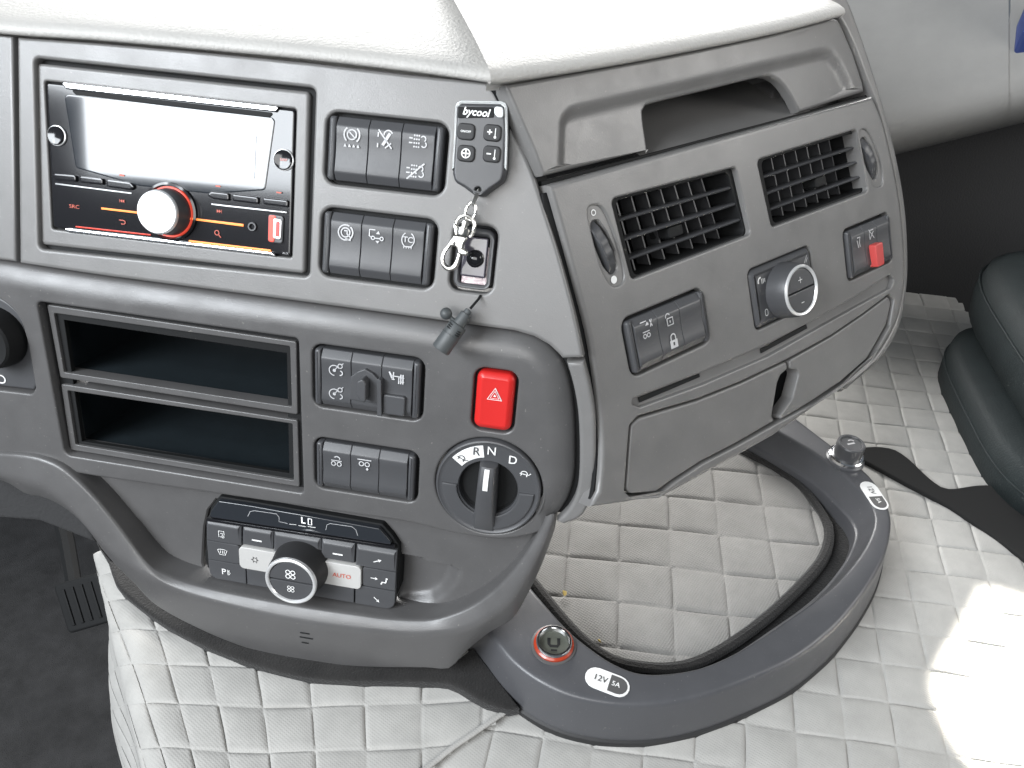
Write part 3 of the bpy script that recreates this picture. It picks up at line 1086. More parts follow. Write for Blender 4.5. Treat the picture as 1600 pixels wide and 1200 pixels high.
# ================================================================== centre console bowl
n = 90
r1 = cr([(-60, 704), (0, 708), (33, 710), (67, 717), (100, 733), (143, 773), (180, 817), (224, 872), (255, 896), (315, 916), (420, 938), (490, 950), (560, 960), (617, 967), (673, 968), (719, 955), (753, 936), (787, 907), (815, 873), (843, 828), (852, 808)], n)
r2 = cr([(-60, 736), (0, 744), (33, 752), (67, 763), (100, 787), (140, 828), (175, 864), (210, 889), (262, 917), (315, 935), (420, 962), (525, 981), (630, 991), (690, 989), (730, 982), (765, 965), (798, 938), (826, 894), (849, 850), (864, 815), (868, 800)], n)
r3 = cr([(-60, 745), (3, 752), (40, 773), (67, 778), (100, 794), (133, 822), (170, 872), (210, 913), (245, 948), (315, 986), (385, 1014), (455, 1032), (560, 1043), (665, 1045), (702, 1046), (727, 1020), (764, 990), (801, 968), (822, 934), (845, 887), (866, 830)], n)


def wmid(i, a, b):
    t = i / (n - 1)
    return a + (b - a) * math.sin(math.pi * min(1, max(0, t))) ** .7


W1 = [wmid(i, .0005, .009) for i in range(n)]
W2 = [wmid(i, .0010, .015) for i in range(n)]
W3 = [wmid(i, -.006, .004) for i in range(n)]
R1 = [PB.hit(*p, W1[i]) for i, p in enumerate(r1)]
R2 = [PB.hit(*p, W2[i]) for i, p in enumerate(r2)]
R3 = [PB.hit(*p, W3[i]) for i, p in enumerate(r3)]
R0 = [p + PB.N * (-.030 - W1[i]) for i, p in enumerate(R1)]
R4 = [p + PB.N * -.05 + up * .01 for p in R3]
loft('console_rim', [R0, R1, R2, R3, R4], 'dash2', dash, rnd=[0, .0035, .006, .003, 0], ang=60)
# console face behind the climate unit, with a dished scoop on each side
WK = -.013
clim_px = [(338, 780), (325, 797), (319, 824), (316, 879), (320, 892), (333, 903), (349, 911), (427, 926), (491, 936), (576, 950), (602, 949), (615, 941), (620, 928), (622, 887), (621, 858), (610, 841), (595, 824), (491, 806), (389, 788)]
fk = [(-60, 690), (60, 700), (110, 730), (150, 775), (187, 820), (226, 876), (255, 900), (315, 921), (420, 943), (490, 955), (560, 965), (617, 972), (673, 973), (719, 960), (753, 941), (787, 912), (815, 878), (850, 825), (780, 815), (640, 800), (470, 775), (300, 750), (100, 720)]
tL0, tL1 = PB.uv(222, 811, WK), PB.uv(318, 818, WK)
bL0, bL1 = PB.uv(222, 811, WK), PB.uv(292, 905, WK)
tR0, tR1 = PB.uv(622, 864, WK), PB.uv(722, 890, WK)
climc = PB.uv(470, 865, WK)


def sdl(p, a, b):
    dx, dy = b[0] - a[0], b[1] - a[1]
    l = math.hypot(dx, dy)
    return ((p[0] - a[0]) * dy - (p[1] - a[1]) * dx) / l


rim_in = PB.L([(722, 890), (716, 915), (700, 934), (678, 947), (600, 956)], WK)


def cons_bend(u, v):
    w = 0.
    if u < climc[0]:
        dt = -sdl((u, v), tL0, tL1)
        db = sdl((u, v), bL0, bL1)
        w -= .0075 * sstep(0, .003, dt) * sstep(-.002, .026, -db if db < 0 else 0)
    else:
        dt = -sdl((u, v), tR0, tR1)
        dr = pdist(u, v, rim_in, False)
        left = inside(u, v, [tR0, tR1] + rim_in[1:] + [PB.uv(600, 900, WK)])
        if left:
            w -= .009 * sstep(0, .0025, dt) * sstep(0, .012, dr)
    return w


slab('console_face', PB, PB.L(fk, WK), 'dash2', dash, holes=[PB.L(clim_px, WK)], w=WK, depth=.012, r=.0008, seg=1, hr=.0012, bend=cons_bend, grid=.0028)
# small vent mark on the chin
ii = min(range(n), key=lambda q: abs(r2[q][0] - 486))
q2, q3 = R2[ii], R3[ii]
pc = Pl(q2, (R2[ii + 3] - R2[ii - 3]), (q3 - q2))
for dx, dy, wd in ((-2, -8, .008), (2, 0, .0115), (2, 8, .006)):
    uu, vv = pc.uv(482 + dx, 997 + dy)
    slab('chin_slot', pc, rrect(uu, vv, wd, .0010, .0004, 2), 'black', dash, w=.0006, depth=.004, r=.0001, seg=1)

# ================================================================== radio
WR = -.0035
rad = thing('car_radio', 'double height car radio with bright display and big silver volume knob', 'radio', PA.hit(265, 400, WR))
fo = PA.L([(55, 98), (484, 143), (476, 428), (63, 382)], WR)
fi = PA.L([(69, 126), (463, 170), (456, 403), (81, 358)], WR)
slab('trim_frame', PA, fillet(fo, .003), 'dash', rad, holes=[fillet(fi, .002)], w=-.0035, depth=.02, r=.0022, hr=.0012, label='satin grey surround of the radio')
WF = -.004
face = slab('faceplate', PA, fillet(PA.L([(72, 129), (461, 172), (454, 400), (83, 355)], WF), .002), 'gloss', rad, w=WF, depth=.015, r=.001)


def rq(name, pts, m, w, d=.001, r=.0003, par=None, rad_=.0014, **kw):
    return slab(name, PA, fillet(PA.L(pts, w), rad_), m, par or rad, w=w, depth=d, r=r, seg=2, **kw)


rq('screen_window', [(100, 147), (430, 184), (414, 297), (330, 303), (215, 290), (118, 262)], 'glassy', WF + .0006, rad_=.003)
rq('display', [(139, 182), (400, 211), (397, 280), (143, 250)], 'lcd', WF + .0011, .0004, .0001)
rq('chrome_strip', [(93, 128), (436, 166), (430, 175), (103, 139)], 'chrome', WF + .0022, .002, .0006, label='chrome bar above the display')
rq('chrome_strip', [(99, 356), (425, 394), (432, 401), (104, 363)], 'chrome', WF + .0022, .002, .0006, label='chrome bar along the lower edge')
rq('disc_slot', [(110, 140), (428, 176), (420, 184), (118, 148)], 'black', WF + .0008, .0006, .0002)
rq('red_glow_line', [(118, 353), (235, 366), (235, 368), (118, 355)], 'redlight', WF + .0012, .0004, .0001, rad_=0)
rq('red_glow_line', [(295, 375), (422, 390), (424, 393), (295, 378)], 'orange', WF + .0012, .0004, .0001, rad_=0)
for q in ([(83, 271), (118, 274), (118, 284), (84, 281)], [(124, 275), (160, 279), (160, 289), (124, 285)], [(166, 280), (203, 285), (211, 293), (203, 297), (166, 292)],
          [(330, 299), (357, 302), (357, 314), (333, 311), (322, 305)], [(363, 303), (403, 308), (403, 319), (363, 314)], [(411, 309), (450, 313), (449, 324), (411, 319)]):
    rq('preset_button', q, 'gloss', WF + .0022, .002, .0006)
rq('pale_strip', [(86, 286), (205, 301), (205, 303), (86, 288)], 'satin', WF + .0013, .0006, .0002, rad_=0)
rq('pale_strip', [(330, 318), (448, 331), (448, 333), (330, 320)], 'satin', WF + .0013, .0006, .0002, rad_=0)
rq('light_line', [(158, 324), (226, 332), (226, 335), (158, 327)], 'orange', WF + .0012, .0005, .0002, rad_=0)
rq('light_line', [(288, 339), (380, 350), (380, 354), (288, 342)], 'orange', WF + .0012, .0005, .0002, rad_=0)
for (x, y, rr) in ((90, 212, .0062), (444, 250, .0064)):
    uu, vv = PA.uv(x, y, WF)
    lathe('round_button', PA, uu, vv, [(rr, 0), (rr, .002), (rr - .0006, .0026), (rr - .0015, .0024), (0, .0022)], 'gloss', rad, n=28, w0=WF)
    lathe('button_rim', PA, uu, vv, [(rr + .0006, 0), (rr + .0006, .0012), (rr, .0014), (rr - .0001, .0)], 'satin', rad, n=28, w0=WF)
text('lettering', PA, 116, 323, .0026, 'SRC', 'redprint', rad, w=WF + .0008, sx=1.25)
text('lettering', PA, 443, 250, .0016, 'DISP', 'redprint', rad, w=WF + .003, sx=1.2)
text('lettering', PA, 446, 396, .0015, 'AUX', 'greyprint', rad, w=WF + .0008)
skip = [('l', [(-.5, .3), (-.5, -.3)]), ('p', [(-.4, 0), (0, .3), (0, -.3)]), ('p', [(0, 0), (.4, .3), (.4, -.3)])]
icon('skip_back_symbol', PA, PA.uv(192, 314, WF), .0038, skip, 'redprint', rad, w=WF + .0008)
icon('skip_forward_symbol', PA, PA.uv(343, 330, WF), .0038, skip, 'redprint', rad, w=WF + .0008, rot=math.pi)
icon('return_symbol', PA, PA.uv(192, 347, WF), .0045, [('l', [(-.5, .28), (.3, .28), (.5, .1), (.5, -.1), (.3, -.28), (-.2, -.28)], .14)], 'redprint', rad, w=WF + .0008)
icon('search_symbol', PA, PA.uv(341, 365, WF), .0048, [('c', -.12, .12, .32, .13), ('l', [(.1, -.1), (.5, -.5)], .16)], 'redprint', rad, w=WF + .0008)
icon('preset_mark', PA, PA.uv(192, 274, WF), .0035, [('l', [(-.5, 0), (.5, 0)], .35)], 'redprint', rad, w=WF + .0012)
icon('preset_mark', PA, PA.uv(342, 291, WF), .0035, [('l', [(-.5, 0), (.5, 0)], .3)], 'redprint', rad, w=WF + .0012)
icon('preset_mark', PA, PA.uv(437, 301, WF), .0035, [('l', [(-.5, 0), (.5, 0)], .3)], 'redprint', rad, w=WF + .0012)
uu, vv = PA.uv(395, 354, WF)
lathe('aux_jack', PA, uu, vv, [(.0030, 0), (.0029, .0012), (.0020, .0012), (.0019, -.004), (0, -.0042)], 'switch', rad, n=24, w0=WF + .0004)
ub = rq('usb_port', [(419, 334), (443, 338), (441, 381), (418, 378)], 'switch', WF + .0014, .001, .0004, rad_=.002)
rq('usb_light', [(420, 336), (431, 337), (428, 379), (419, 377)], 'redlight', WF + .0019, .0005, .0002, ub)
rq('usb_shell', [(427, 341), (440, 343), (438, 375), (426, 372)], 'satin', WF + .0026, .0014, .0004, ub)
rq('usb_tongue', [(431, 345), (437, 346), (436, 371), (430, 369)], 'redtab', WF + .0030, .001, .0002, ub)
uu, vv = PA.uv(266, 331, WF)
kn = lathe('knob_well', PA, uu, vv, [(.0200, 0), (.0198, .0012), (.0182, .0016), (.0176, -.001), (.0, -.0012)], 'gloss', rad, w0=WF + .0006)
lathe('knob_light_ring', PA, uu, vv, [(.0174, 0), (.0170, .0014), (.0160, .0014), (.0158, 0)], 'redlight', rad, w0=WF)
kb = lathe('volume_knob', PA, uu, vv, [(.0156, 0), (.0156, .004), (.0150, .0055), (.0150, .013), (.0142, .0148), (.0138, .0148)], 'switch', rad, w0=WF)
lathe('knob_cap', PA, uu, vv, [(.0146, .0138), (.0144, .0156), (.0136, .0164), (.0, .0166)], 'satin', kb, w0=WF)

# ================================================================== storage slots
def slot(qo, qi, label):
    ws = -.006
    Lo, Li = PB.L(qo, ws), PB.L(qi, ws)
    t = thing('storage_slot', label, 'storage slot', PB.P(*Lo[3], ws), 'open storage slots')
    slab('slot_frame', PB, fillet(Lo, .0016), 'dash2', t, holes=[fillet(Li, .0012)], w=ws, depth=.012, r=.0008, hr=.0005)
    Li = inset(Li if sarea(Li) > 0 else Li[::-1], -.0006)
    vs = [PB.P(u, v, ws - .006) for u, v in Li] + [PB.P(u, v, ws - .11) for u, v in Li]
    mk('slot_liner', vs, [(0, 1, 5, 4), (1, 2, 6, 5), (2, 3, 7, 6), (3, 0, 4, 7), (4, 5, 6, 7)], 'liner', t, ang=20)


slot([(73, 476), (463, 534), (465, 648), (94, 590)], [(84, 489), (453, 541), (456, 636), (100, 582)], 'upper of the two empty black storage slots below the radio')
slot([(95, 600), (465, 657), (468, 761), (110, 703)], [(105, 610), (457, 662), (459, 751), (118, 695)], 'lower of the two empty black storage slots below the radio')

# ================================================================== switch banks
def rocker(name, pl, u0, u1, v0, v1, parent, wo=0., m='switch', h=.0030):
    Hh = v1 - v0
    sec = [(0, -.007), (0, -.0012), (.0004, -.0004), (.0050, h - .0003), (.0056, h), (.0066, h + .0002)]
    for k in range(1, 6):
        t = k / 6
        sec.append((.0066 + (Hh - .0128) * t, h + .0002 - .0010 * math.sin(math.pi * t)))
    sec += [(Hh - .0062, h + .0002), (Hh - .0052, h), (Hh - .0046, h - .0003), (Hh - .0004, -.0002), (Hh, -.0010), (Hh, -.007)]
    cols = [(u0, -.0006), (u0 + .00012, -.00025), (u0 + .0004, 0), (u1 - .0004, 0), (u1 - .00012, -.00025), (u1, -.0006)]
    vs, fs = [], []
    for uu, dw in cols:
        for vv, ww in sec:
            vs.append(pl.P(uu, v0 + vv, wo + ww + (dw if ww > -.006 else 0)))
    ns = len(sec)
    for a in range(len(cols) - 1):
        for b in range(ns - 1):
            fs.append((a * ns + b, (a + 1) * ns + b, (a + 1) * ns + b + 1, a * ns + b + 1))
    fs.append(tuple(range(ns))[::-1])
    fs.append(tuple(range((len(cols) - 1) * ns, len(cols) * ns)))
    return mk(name, vs, fs, m, parent, merge=1e-7, ang=24)


def bank(pl, q, label, icons, cap=.0052, n=3, wo=.0004):
    cu, cv, W, Hh = qrect(pl, q)
    t = thing('switch_bank', label, 'switch panel', pl.P(cu, cv + Hh / 2, 0), 'dashboard switch banks')
    slab('housing', pl, rrect(cu, cv, W + .002, Hh + .002, .008), 'black', t, w=-.0068, depth=.01, r=.0004, seg=1)
    g = .0026
    u0, u1, v0, v1 = cu - W / 2 + g, cu + W / 2 - g, cv - Hh / 2 + g, cv + Hh / 2 - g
    for s in (0, 1):
        a, b = (u0, u0 + cap - .0002) if s == 0 else (u1 - cap + .0002, u1)
        R = [.0058, 0, 0, .0058] if s == 0 else [0, .0058, .0058, 0]
        slab('end_cap', pl, fillet([(a, v0), (b, v0), (b, v1), (a, v1)], R, 6), 'switch', t, w=wo + .0024, depth=.009, r=.0022)
    sw = (u1 - u0 - 2 * cap) / n
    out = []
    for k in range(n):
        a = u0 + cap + k * sw
        o = rocker('switch', pl, a + .00012, a + sw - .00012, v0, v1, t, wo)
        for (fx, fy, size, items) in icons[k]:
            uvp = (a + sw * (.5 + fx), v0 + (v1 - v0) * fy)
            wi = wo + .0033 - .0010 * math.sin(math.pi * max(0, min(1, ((v1 - v0) * fy - .0066) / (v1 - v0 - .0128)))) + .0006
            if isinstance(items, str):
                text('symbol', pl, 0, 0, size, items, 'worn', o, w=wi, uvpos=uvp, bold=.00005)
            else:
                icon('symbol', pl, uvp, size, items, 'worn', o, w=wi)
        out.append((o, a, sw, v0, v1))
    return t, out


brake = [('c', 0, .12, .26, .09), ('a', 0, .12, .45, 130, 230, .1), ('a', 0, .12, .45, -50, 50, .1), ('l', [(-.2, .3), (.2, -.06)], .09)] + \
        [('p', [(-.45 + k * .25, -.55), (-.37 + k * .25, -.38), (-.27 + k * .25, -.55)]) for k in range(4)]
lane = [('l', [(-.4, .1), (-.4, .35)], .09), ('l', [(-.4, -.5), (-.4, -.25)], .09), ('l', [(-.4, .5), (.45, -.5)], .09), ('l', [(-.1, -.35), (.3, .35)], .2), ('a', .2, .25, .25, 20, 190, .09), ('l', [(.05, -.5), (.4, -.2)], .09)]
dpf = [('l', [(-.5, .15), (-.3, .15)]), ('l', [(-.5, -.1), (-.3, -.1)])] + [('d', -.2 + .13 * i, -.3 + .2 * j, .05) for i in range(3) for j in range(4)] + \
      [('a', .3, .15, .14, -60, 150, .08), ('a', .35, -.15, .14, -150, 60, .08)]
dpfx = dpf + [('l', [(-.45, -.45), (.5, .45)], .1)]
hand = [('c', 0, 0, .27, .1), ('a', 0, 0, .45, 60, 300, .1), ('a', 0, 0, .45, -50, 50, .1), ('l', [(-.1, .1), (.1, .1), (.1, -.08), (.3, -.25)], .1), ('l', [(0, -.4), (.35, -.42)], .13)]
truck = [('l', [(-.1, .28), (-.45, .28), (-.45, -.1), (-.35, -.15)], .08), ('c', -.22, -.2, .1, .07), ('c', .32, -.2, .1, .07), ('l', [(-.1, -.2), (.2, -.2)], .08), ('p', [(-.05, .05), (.1, .25), (.2, .05)]), ('p', [(-.05, -.35), (.08, -.5), (.2, -.35)])]
tyre = [('a', .1, 0, .5, 125, 235, .08), ('a', -.1, 0, .5, -55, 55, .08), ('l', [(-.28, -.42), (.28, -.42)], .09)] + [('l', [(-.24 + .16 * k, -.42), (-.24 + .16 * k, -.54)], .06) for k in range(4)]
gauge = [('a', -.1, -.1, .36, 30, 270, .08), ('d', -.1, -.1, .11), ('l', [(-.1, -.1), (.1, .15)], .07), ('c', .3, .25, .15, .07), ('l', [(.42, .38), (.52, .47)], .06), ('a', .3, -.25, .16, -100, 90, .09)]
axle = [('l', [(-.35, .15), (.2, .15)], .07), ('l', [(-.45, .4), (-.28, .0)], .12), ('l', [(-.2, .4), (-.2, -.1)], .08), ('l', [(.12, .15), (.12, -.3)], .07), ('l', [(-.3, -.05), (-.12, -.05)], .07)] + [('p', [(.2 + .13 * k, .3), (.28 + .13 * k, .3), (.28 + .13 * k, -.3), (.2 + .13 * k, -.3)]) for k in range(2)] + [('l', [(.18, .1), (.45, .1)], .07), ('l', [(.18, -.15), (.45, -.15)], .07)]
lift = [('c', -.22, -.25, .16, .08), ('c', .22, -.25, .16, .08), ('l', [(-.4, .02), (.42, .02)], .08), ('a', .05, .15, .22, 0, 150, .1)]
lift2 = [('c', -.22, -.05, .16, .08), ('c', .2, -.05, .16, .08), ('l', [(-.5, .28), (.5, .28)], .09), ('p', [(.2, -.3), (.3, -.42), (.2, -.54), (.1, -.42)])]
susp = [('l', [(-.4, .45), (.05, .45)], .07), ('c', -.2, -.35, .11, .06), ('c', .08, -.35, .11, .06), ('l', [(-.32, -.12), (.2, -.12)], .06), ('p', [(-.05, .2), (.1, .4), (.22, .2)]), ('l', [(.3, .45), (.45, .05)], .08), ('l', [(.3, .05), (.45, .45)], .08)]
lock = [('p', [(-.32, .02), (.32, .02), (.32, -.12), (-.32, -.12)]), ('p', [(-.32, -.12), (-.07, -.12), (-.07, -.34), (-.32, -.34)]), ('p', [(.07, -.12), (.32, -.12), (.32, -.34), (.07, -.34)]), ('p', [(-.32, -.34), (.32, -.34), (.32, -.5), (-.32, -.5)]), ('a', 0, .22, .2, 0, 180, .1), ('l', [(-.2, .24), (-.2, 0)], .1), ('l', [(.2, .24), (.2, 0)], .1)]
unlock = [('l', [(-.26, .02), (.28, .02), (.28, -.48), (-.26, -.48), (-.26, .02)], .1), ('a', -.16, .16, .2, 20, 200, .1), ('l', [(0, -.15), (0, -.32)], .1)]
horn = [('l', [(-.2, .4), (.2, .4), (.05, 0), (.12, -.4)], .1), ('l', [(-.25, .2), (-.1, -.45)], .1)]
cross = [('l', [(-.35, .45), (.35, -.4)], .09), ('l', [(-.3, -.3), (-.3, .35), (.3, .35)], .09), ('l', [(.3, .2), (-.3, -.4)], .09)]

bank(PA, QB1, 'topmost three-switch bank beside the radio display, with emission filter symbols', [[(0, .30, .0115, brake)], [(0, .28, .0110, lane)], [(0, .26, .0115, dpf), (-.02, .72, .0115, dpfx)]])
bank(PA, QB2, 'second three-switch bank, right of the volume knob, with TC tyre symbol', [[(0, .30, .0110, hand), ], [(0, .28, .0110, truck)], [(0, .30, .0105, tyre), (0, .30, .0038, 'TC')]])
t3, sw3 = bank(PB, QB3, 'switch bank beside the upper storage slot with a small protruding toggle blade', [[(0, .30, .0105, gauge), (0, .72, .0105, gauge)], [], [(0, .32, .0120, axle)]])
bank(PB, QB4, 'lowest three-switch bank beside the lower storage slot, its right switch blank', [[(0, .34, .0100, lift)], [(0, .30, .0105, lift2)], []])
bank(PC, QB5, 'three-switch bank with padlock symbols below the left vent', [[(-.02, .26, .0130, susp)], [(0, .24, .0105, unlock), (.03, .68, .0115, lock)], []])
t6, sw6 = bank(PC, QB6, 'three-switch bank with a red tab at the passenger end of the vent panel', [[(0, .30, .0105, horn)], [(0, .24, .0105, cross)], []], cap=.004)
# toggle blade and ledge of the third bank
o, a, sw, v0, v1 = sw3[1]
cuu, cvv = a + sw * .5, v0 + (v1 - v0) * .50
hexa = [(cuu + x * sw * .5, cvv + y * .0135) for x, y in ((-.95, -.4), (-.5, -.75), (0, -.95), (.5, -.75), (.95, -.4), (.98, .9), (-.98, .9))]
slab('toggle_shroud', PB, fillet(hexa, .0014), 'switch', o, w=.0062, depth=.006, r=.0006)
slab('toggle_blade', PB, fillet([(cuu + x, cvv + y) for x, y in ((-.003, -.006), (.001, -.009), (.0035, -.005), (.0035, .007), (.0015, .010), (-.003, .005))], .0018), 'switch', o, w=.0145, depth=.010, r=.0010)
slab('toggle_flap', PB, fillet([(a + sw - .0016, cvv - .008), (a + sw + .0012, cvv - .007), (a + sw + .0022, v1 - .001), (a + sw - .001, v1 - .001)], .0009), 'switch', o, w=.0085, depth=.006, r=.0003)
o, a, sw, v0, v1 = sw3[2]
slab('ledge', PB, fillet([(a + .002, v0 + .026), (a + sw - .004, v0 + .026), (a + sw - .004, v1 - .002), (a + .002, v1 - .002)], .0018), 'switch', o, w=.0058, depth=.004, r=.0010)
o, a, sw, v0, v1 = sw6[1]
slab('red_tab', PC, fillet([(a + sw * .32, v0 + .019), (a + sw * .92, v0 + .019), (a + sw * .92, v1 - .002), (a + sw * .32, v1 - .002)], 0.0016), 'redtab', o, w=.0090, depth=.007, r=.0009, label='faded red safety tab')

# ================================================================== hazard switch
cu, cv, W, Hh = qrect(PB, QHZ)
hz = thing('hazard_switch', 'bright red hazard warning switch with white triangle above the gear dial', 'switch', PB.P(cu, cv + Hh / 2, 0))
slab('housing', PB, rrect(cu, cv, W + .002, Hh + .002, .008), 'black', hz, w=-.006, depth=.01, r=.0004, seg=1)
bt = slab('button', PB, rrect(cu, cv, W - .0042, Hh - .0042, .0055, 7), 'red', hz, w=.0028, depth=.010,
          prof=[(.0050, 0), (.0042, .0001), (.0036, -.0001), (.0012, -.0016), (.0004, -.0026), (0, -.0042), (0, -.010)])
tri = lambda k, dy: [(0, k * .58 + dy), (k * .5, -k * .29 + dy), (-k * .5, -k * .29 + dy), (0, k * .58 + dy), (k * .5, -k * .29 + dy)]
icon('triangle_symbol', PB, (cu + .0003, cv - .0050), .0095, [('l', tri(1.05, 0), .10), ('l', tri(.66, 0), .07), ('p', [(0, .14), (.11, -.06), (-.11, -.06)])], 'white', bt, w=.0031)

# ================================================================== gear dial
gd = thing('gear_selector', 'round rotary gear selector dial marked R N D on the lower panel', 'gear selector', PB.P(dialc[0], dialc[1] + .04, 0))
u, v = dialc
lathe('outer_ring', PB, u, v, [(.0388, -.008), (.0388, .0012), (.0382, .0024), (.0372, .0028), (.0360, .0020), (.0345, .0018), (.0225, .0016), (.0218, .0008), (.0216, -.003)], 'switch', gd, n=72)
lathe('centre_well', PB, u, v, [(.0222, -.002), (.0200, -.0045), (.0, -.0060)], 'black', gd, n=48)


def sector(name, r0_, r1_, a0, a1, m, parent, w, d, rr=.0006, n=20):
    P0 = [(u + r1_ * math.cos(math.radians(a0 + (a1 - a0) * k / n)), v + r1_ * math.sin(math.radians(a0 + (a1 - a0) * k / n))) for k in range(n + 1)]
    P1 = [(u + r0_ * math.cos(math.radians(a1 + (a0 - a1) * k / n)), v + r0_ * math.sin(math.radians(a1 + (a0 - a1) * k / n))) for k in range(n + 1)]
    return slab(name, PB, P0 + P1, m, parent, w=w, depth=d, r=rr, seg=2)


sector('raised_band', .0228, .0340, -2, 180, 'switch', gd, .0034, .003, .0010, 40)
rp = sector('reverse_field', .0252, .0345, -143, -100, 'white', gd, .0022, .0006, .0001, 14)
for ch, ang, mm in (('R', -110, 'switch'), ('N', -90 + 1, 'white'), ('D', -58, 'white')):
    a = math.radians(ang)
    rr = .0305
    text('letter', PB, 0, 0, .0066, ch, mm, rp if ch == 'R' else gd, w=.0027 if ch == 'R' else .0023, uvpos=(u + rr * math.cos(a), v + rr * math.sin(a)), rot=math.radians(0), bold=.00006)
turtle = [('a', 0, -.1, .3, 0, 180, .09), ('l', [(-.4, -.1), (.42, -.1), (.6, .1)], .09), ('l', [(-.2, -.1), (-.28, -.3)], .1), ('l', [(.2, -.1), (.28, -.3)], .1)]
a = math.radians(-133)
icon('crawl_symbol', PB, (u + .0302 * math.cos(a), v + .0302 * math.sin(a)), .0080, turtle, 'switch', rp, w=.0027, rot=-.4)
a = math.radians(-34)
icon('crawl_symbol', PB, (u + .0305 * math.cos(a), v + .0305 * math.sin(a)), .0080, turtle, 'white', gd, w=.0023, rot=-.1)
# blade of the knob: narrow at the top, wide and sloping at the bottom
bl_sec = [(-.0222, .0005, .0055), (-.0205, .0085, .0058), (-.010, .0120, .0060), (.004, .0120, .0064), (.018, .0090, .0070), (.030, .0050, .0078), (.0355, .0022, .0082)]
vs, fs = [], []
for dv, top, hw in bl_sec:
    for (x, w_) in ((-hw - .0012, -.004), (-hw - .0006, top * .5), (-hw, top - .0018), (-hw + .0006, top - .0006), (-hw + .0018, top), (0, top + .0002), (hw - .0018, top), (hw - .0006, top - .0006), (hw, top - .0018), (hw + .0006, top * .5), (hw + .0012, -.004)):
        vs.append(PB.P(u + x - .0005, v + dv, w_))
k = 11
for i in range(len(bl_sec) - 1):
    for j in range(k - 1):
        fs.append((i * k + j, i * k + j + 1, (i + 1) * k + j + 1, (i + 1) * k + j))
fs.append(tuple(range(k)))
fs.append(tuple(range((len(bl_sec) - 1) * k, len(bl_sec) * k))[::-1])
kb = mk('selector_knob', vs, fs, 'switch', gd, ang=40, merge=1e-7)
pts = [(-.0196, .0092), (-.012, .0118), (-.004, .0124)]
vs = []
for dv, ww in pts:
    vs += [PB.P(u - .0023, v + dv, ww + .0006), PB.P(u + .0013, v + dv, ww + .0006)]
mk('pointer_mark', vs, [(0, 1, 3, 2), (2, 3, 5, 4)], 'white', kb)

# ================================================================== climate unit
cl = thing('climate_control', 'climate control unit with LO display, silver keys and big black knob below the storage slots', 'climate control', PB.hit(470, 945, 0))
WC = -.0030
slab('bezel', PB, fillet(PB.L(clim_px, WC), .003), 'black', cl, w=WC - .0045, depth=.014, r=.0008)
# display window along the top
dsp = PB.L([(341, 783), (389, 790), (491, 808), (592, 826), (606, 842), (614, 852), (470, 830), (326, 808), (330, 798)], WC)
ds = slab('display_window', PB, fillet(dsp, .002), 'glassy', cl, w=WC, depth=.006, r=.0008)
text('readout', PB, 473.5, 813.5, .0060, 'L', 'lcdtext', ds, w=WC + .0004, shear=-.0, bold=.00008)
icon('readout', PB, PB.uv(484.5, 815, WC), .0062, [('l', [(-.22, .44), (.22, .44), (.22, -.44), (-.22, -.44), (-.22, .44)], .13)], 'lcdtext', ds, w=WC + .0004)


def pline(pts, wd, m, w, parent, name='display_line'):
    q = [PB.uv(*p, w) for p in pts]
    c = q[0]
    icon(name, PB, c, 1.0, [('l', [(a - c[0], -(b - c[1])) for a, b in q], wd)], m, parent, w=w)


pline([(387, 807), (391, 799), (398, 798), (432, 803), (436, 808), (436, 815), (449, 818)], .0005, 'greyprint', WC + .0004, ds)
pline([(452, 819), (463, 820)], .0005, 'white', WC + .0004, ds)
pline([(466, 821), (478, 823)], .0006, 'white', WC + .0004, ds)
pline([(481, 822.5), (493, 824.5)], .0006, 'white', WC + .0004, ds)
pline([(509, 828), (511, 820), (516, 818), (550, 823), (556, 828), (559, 837)], .0005, 'greyprint', WC + .0004, ds)
slab('display_edge', PB, PB.L([(323, 809.5), (470, 831.5), (616, 853.5), (617, 858), (470, 836), (323, 814)], WC), 'gloss', cl, w=WC + .0006, depth=.006, r=.0005)
# keys
c00, c10, c01, c11 = (PB.uv(*p, WC) for p in ((323, 815), (619, 858), (325, 906), (618, 950)))
kcu, kcv = (c00[0] + c11[0]) / 2, (c00[1] + c10[1]) / 2
KU0, KU1 = (c00[0] + c01[0]) / 2, (c10[0] + c11[0]) / 2
KV0, KV1 = (c00[1] + c10[1]) / 2 + .0003, (c01[1] + c11[1]) / 2


def key(f0, f1, g0, g1, m='switch', R=0, w=WC + .0002, label=None, slope=False):
    a, b = KU0 + (KU1 - KU0) * f0 + .0002, KU0 + (KU1 - KU0) * f1 - .0002
    c, d = KV0 + (KV1 - KV0) * g0 + .0002, KV0 + (KV1 - KV0) * g1 - .0002
    bend = (lambda uu, vv: -.0024 * sstep(.0035, 0, vv - c)) if slope else None
    return slab('key', PB, fillet([(a, c), (b, c), (b, d), (a, d)], R, 6) if R else [(a, c), (b, c), (b, d), (a, d)], m, cl, w=w, depth=.006, r=.0005, seg=2, label=label, bend=bend, grid=.0012 if slope else None)


def ksym(o, fx, fy, size, items, m='white', w=WC + .0007):
    uvp = (KU0 + (KU1 - KU0) * fx, KV0 + (KV1 - KV0) * fy)
    if isinstance(items, str):
        text('lettering', PB, 0, 0, size, items, m, o, w=w, uvpos=uvp, bold=.00004)
    else:
        icon('symbol', PB, uvp, size, items, m, o, w=w)


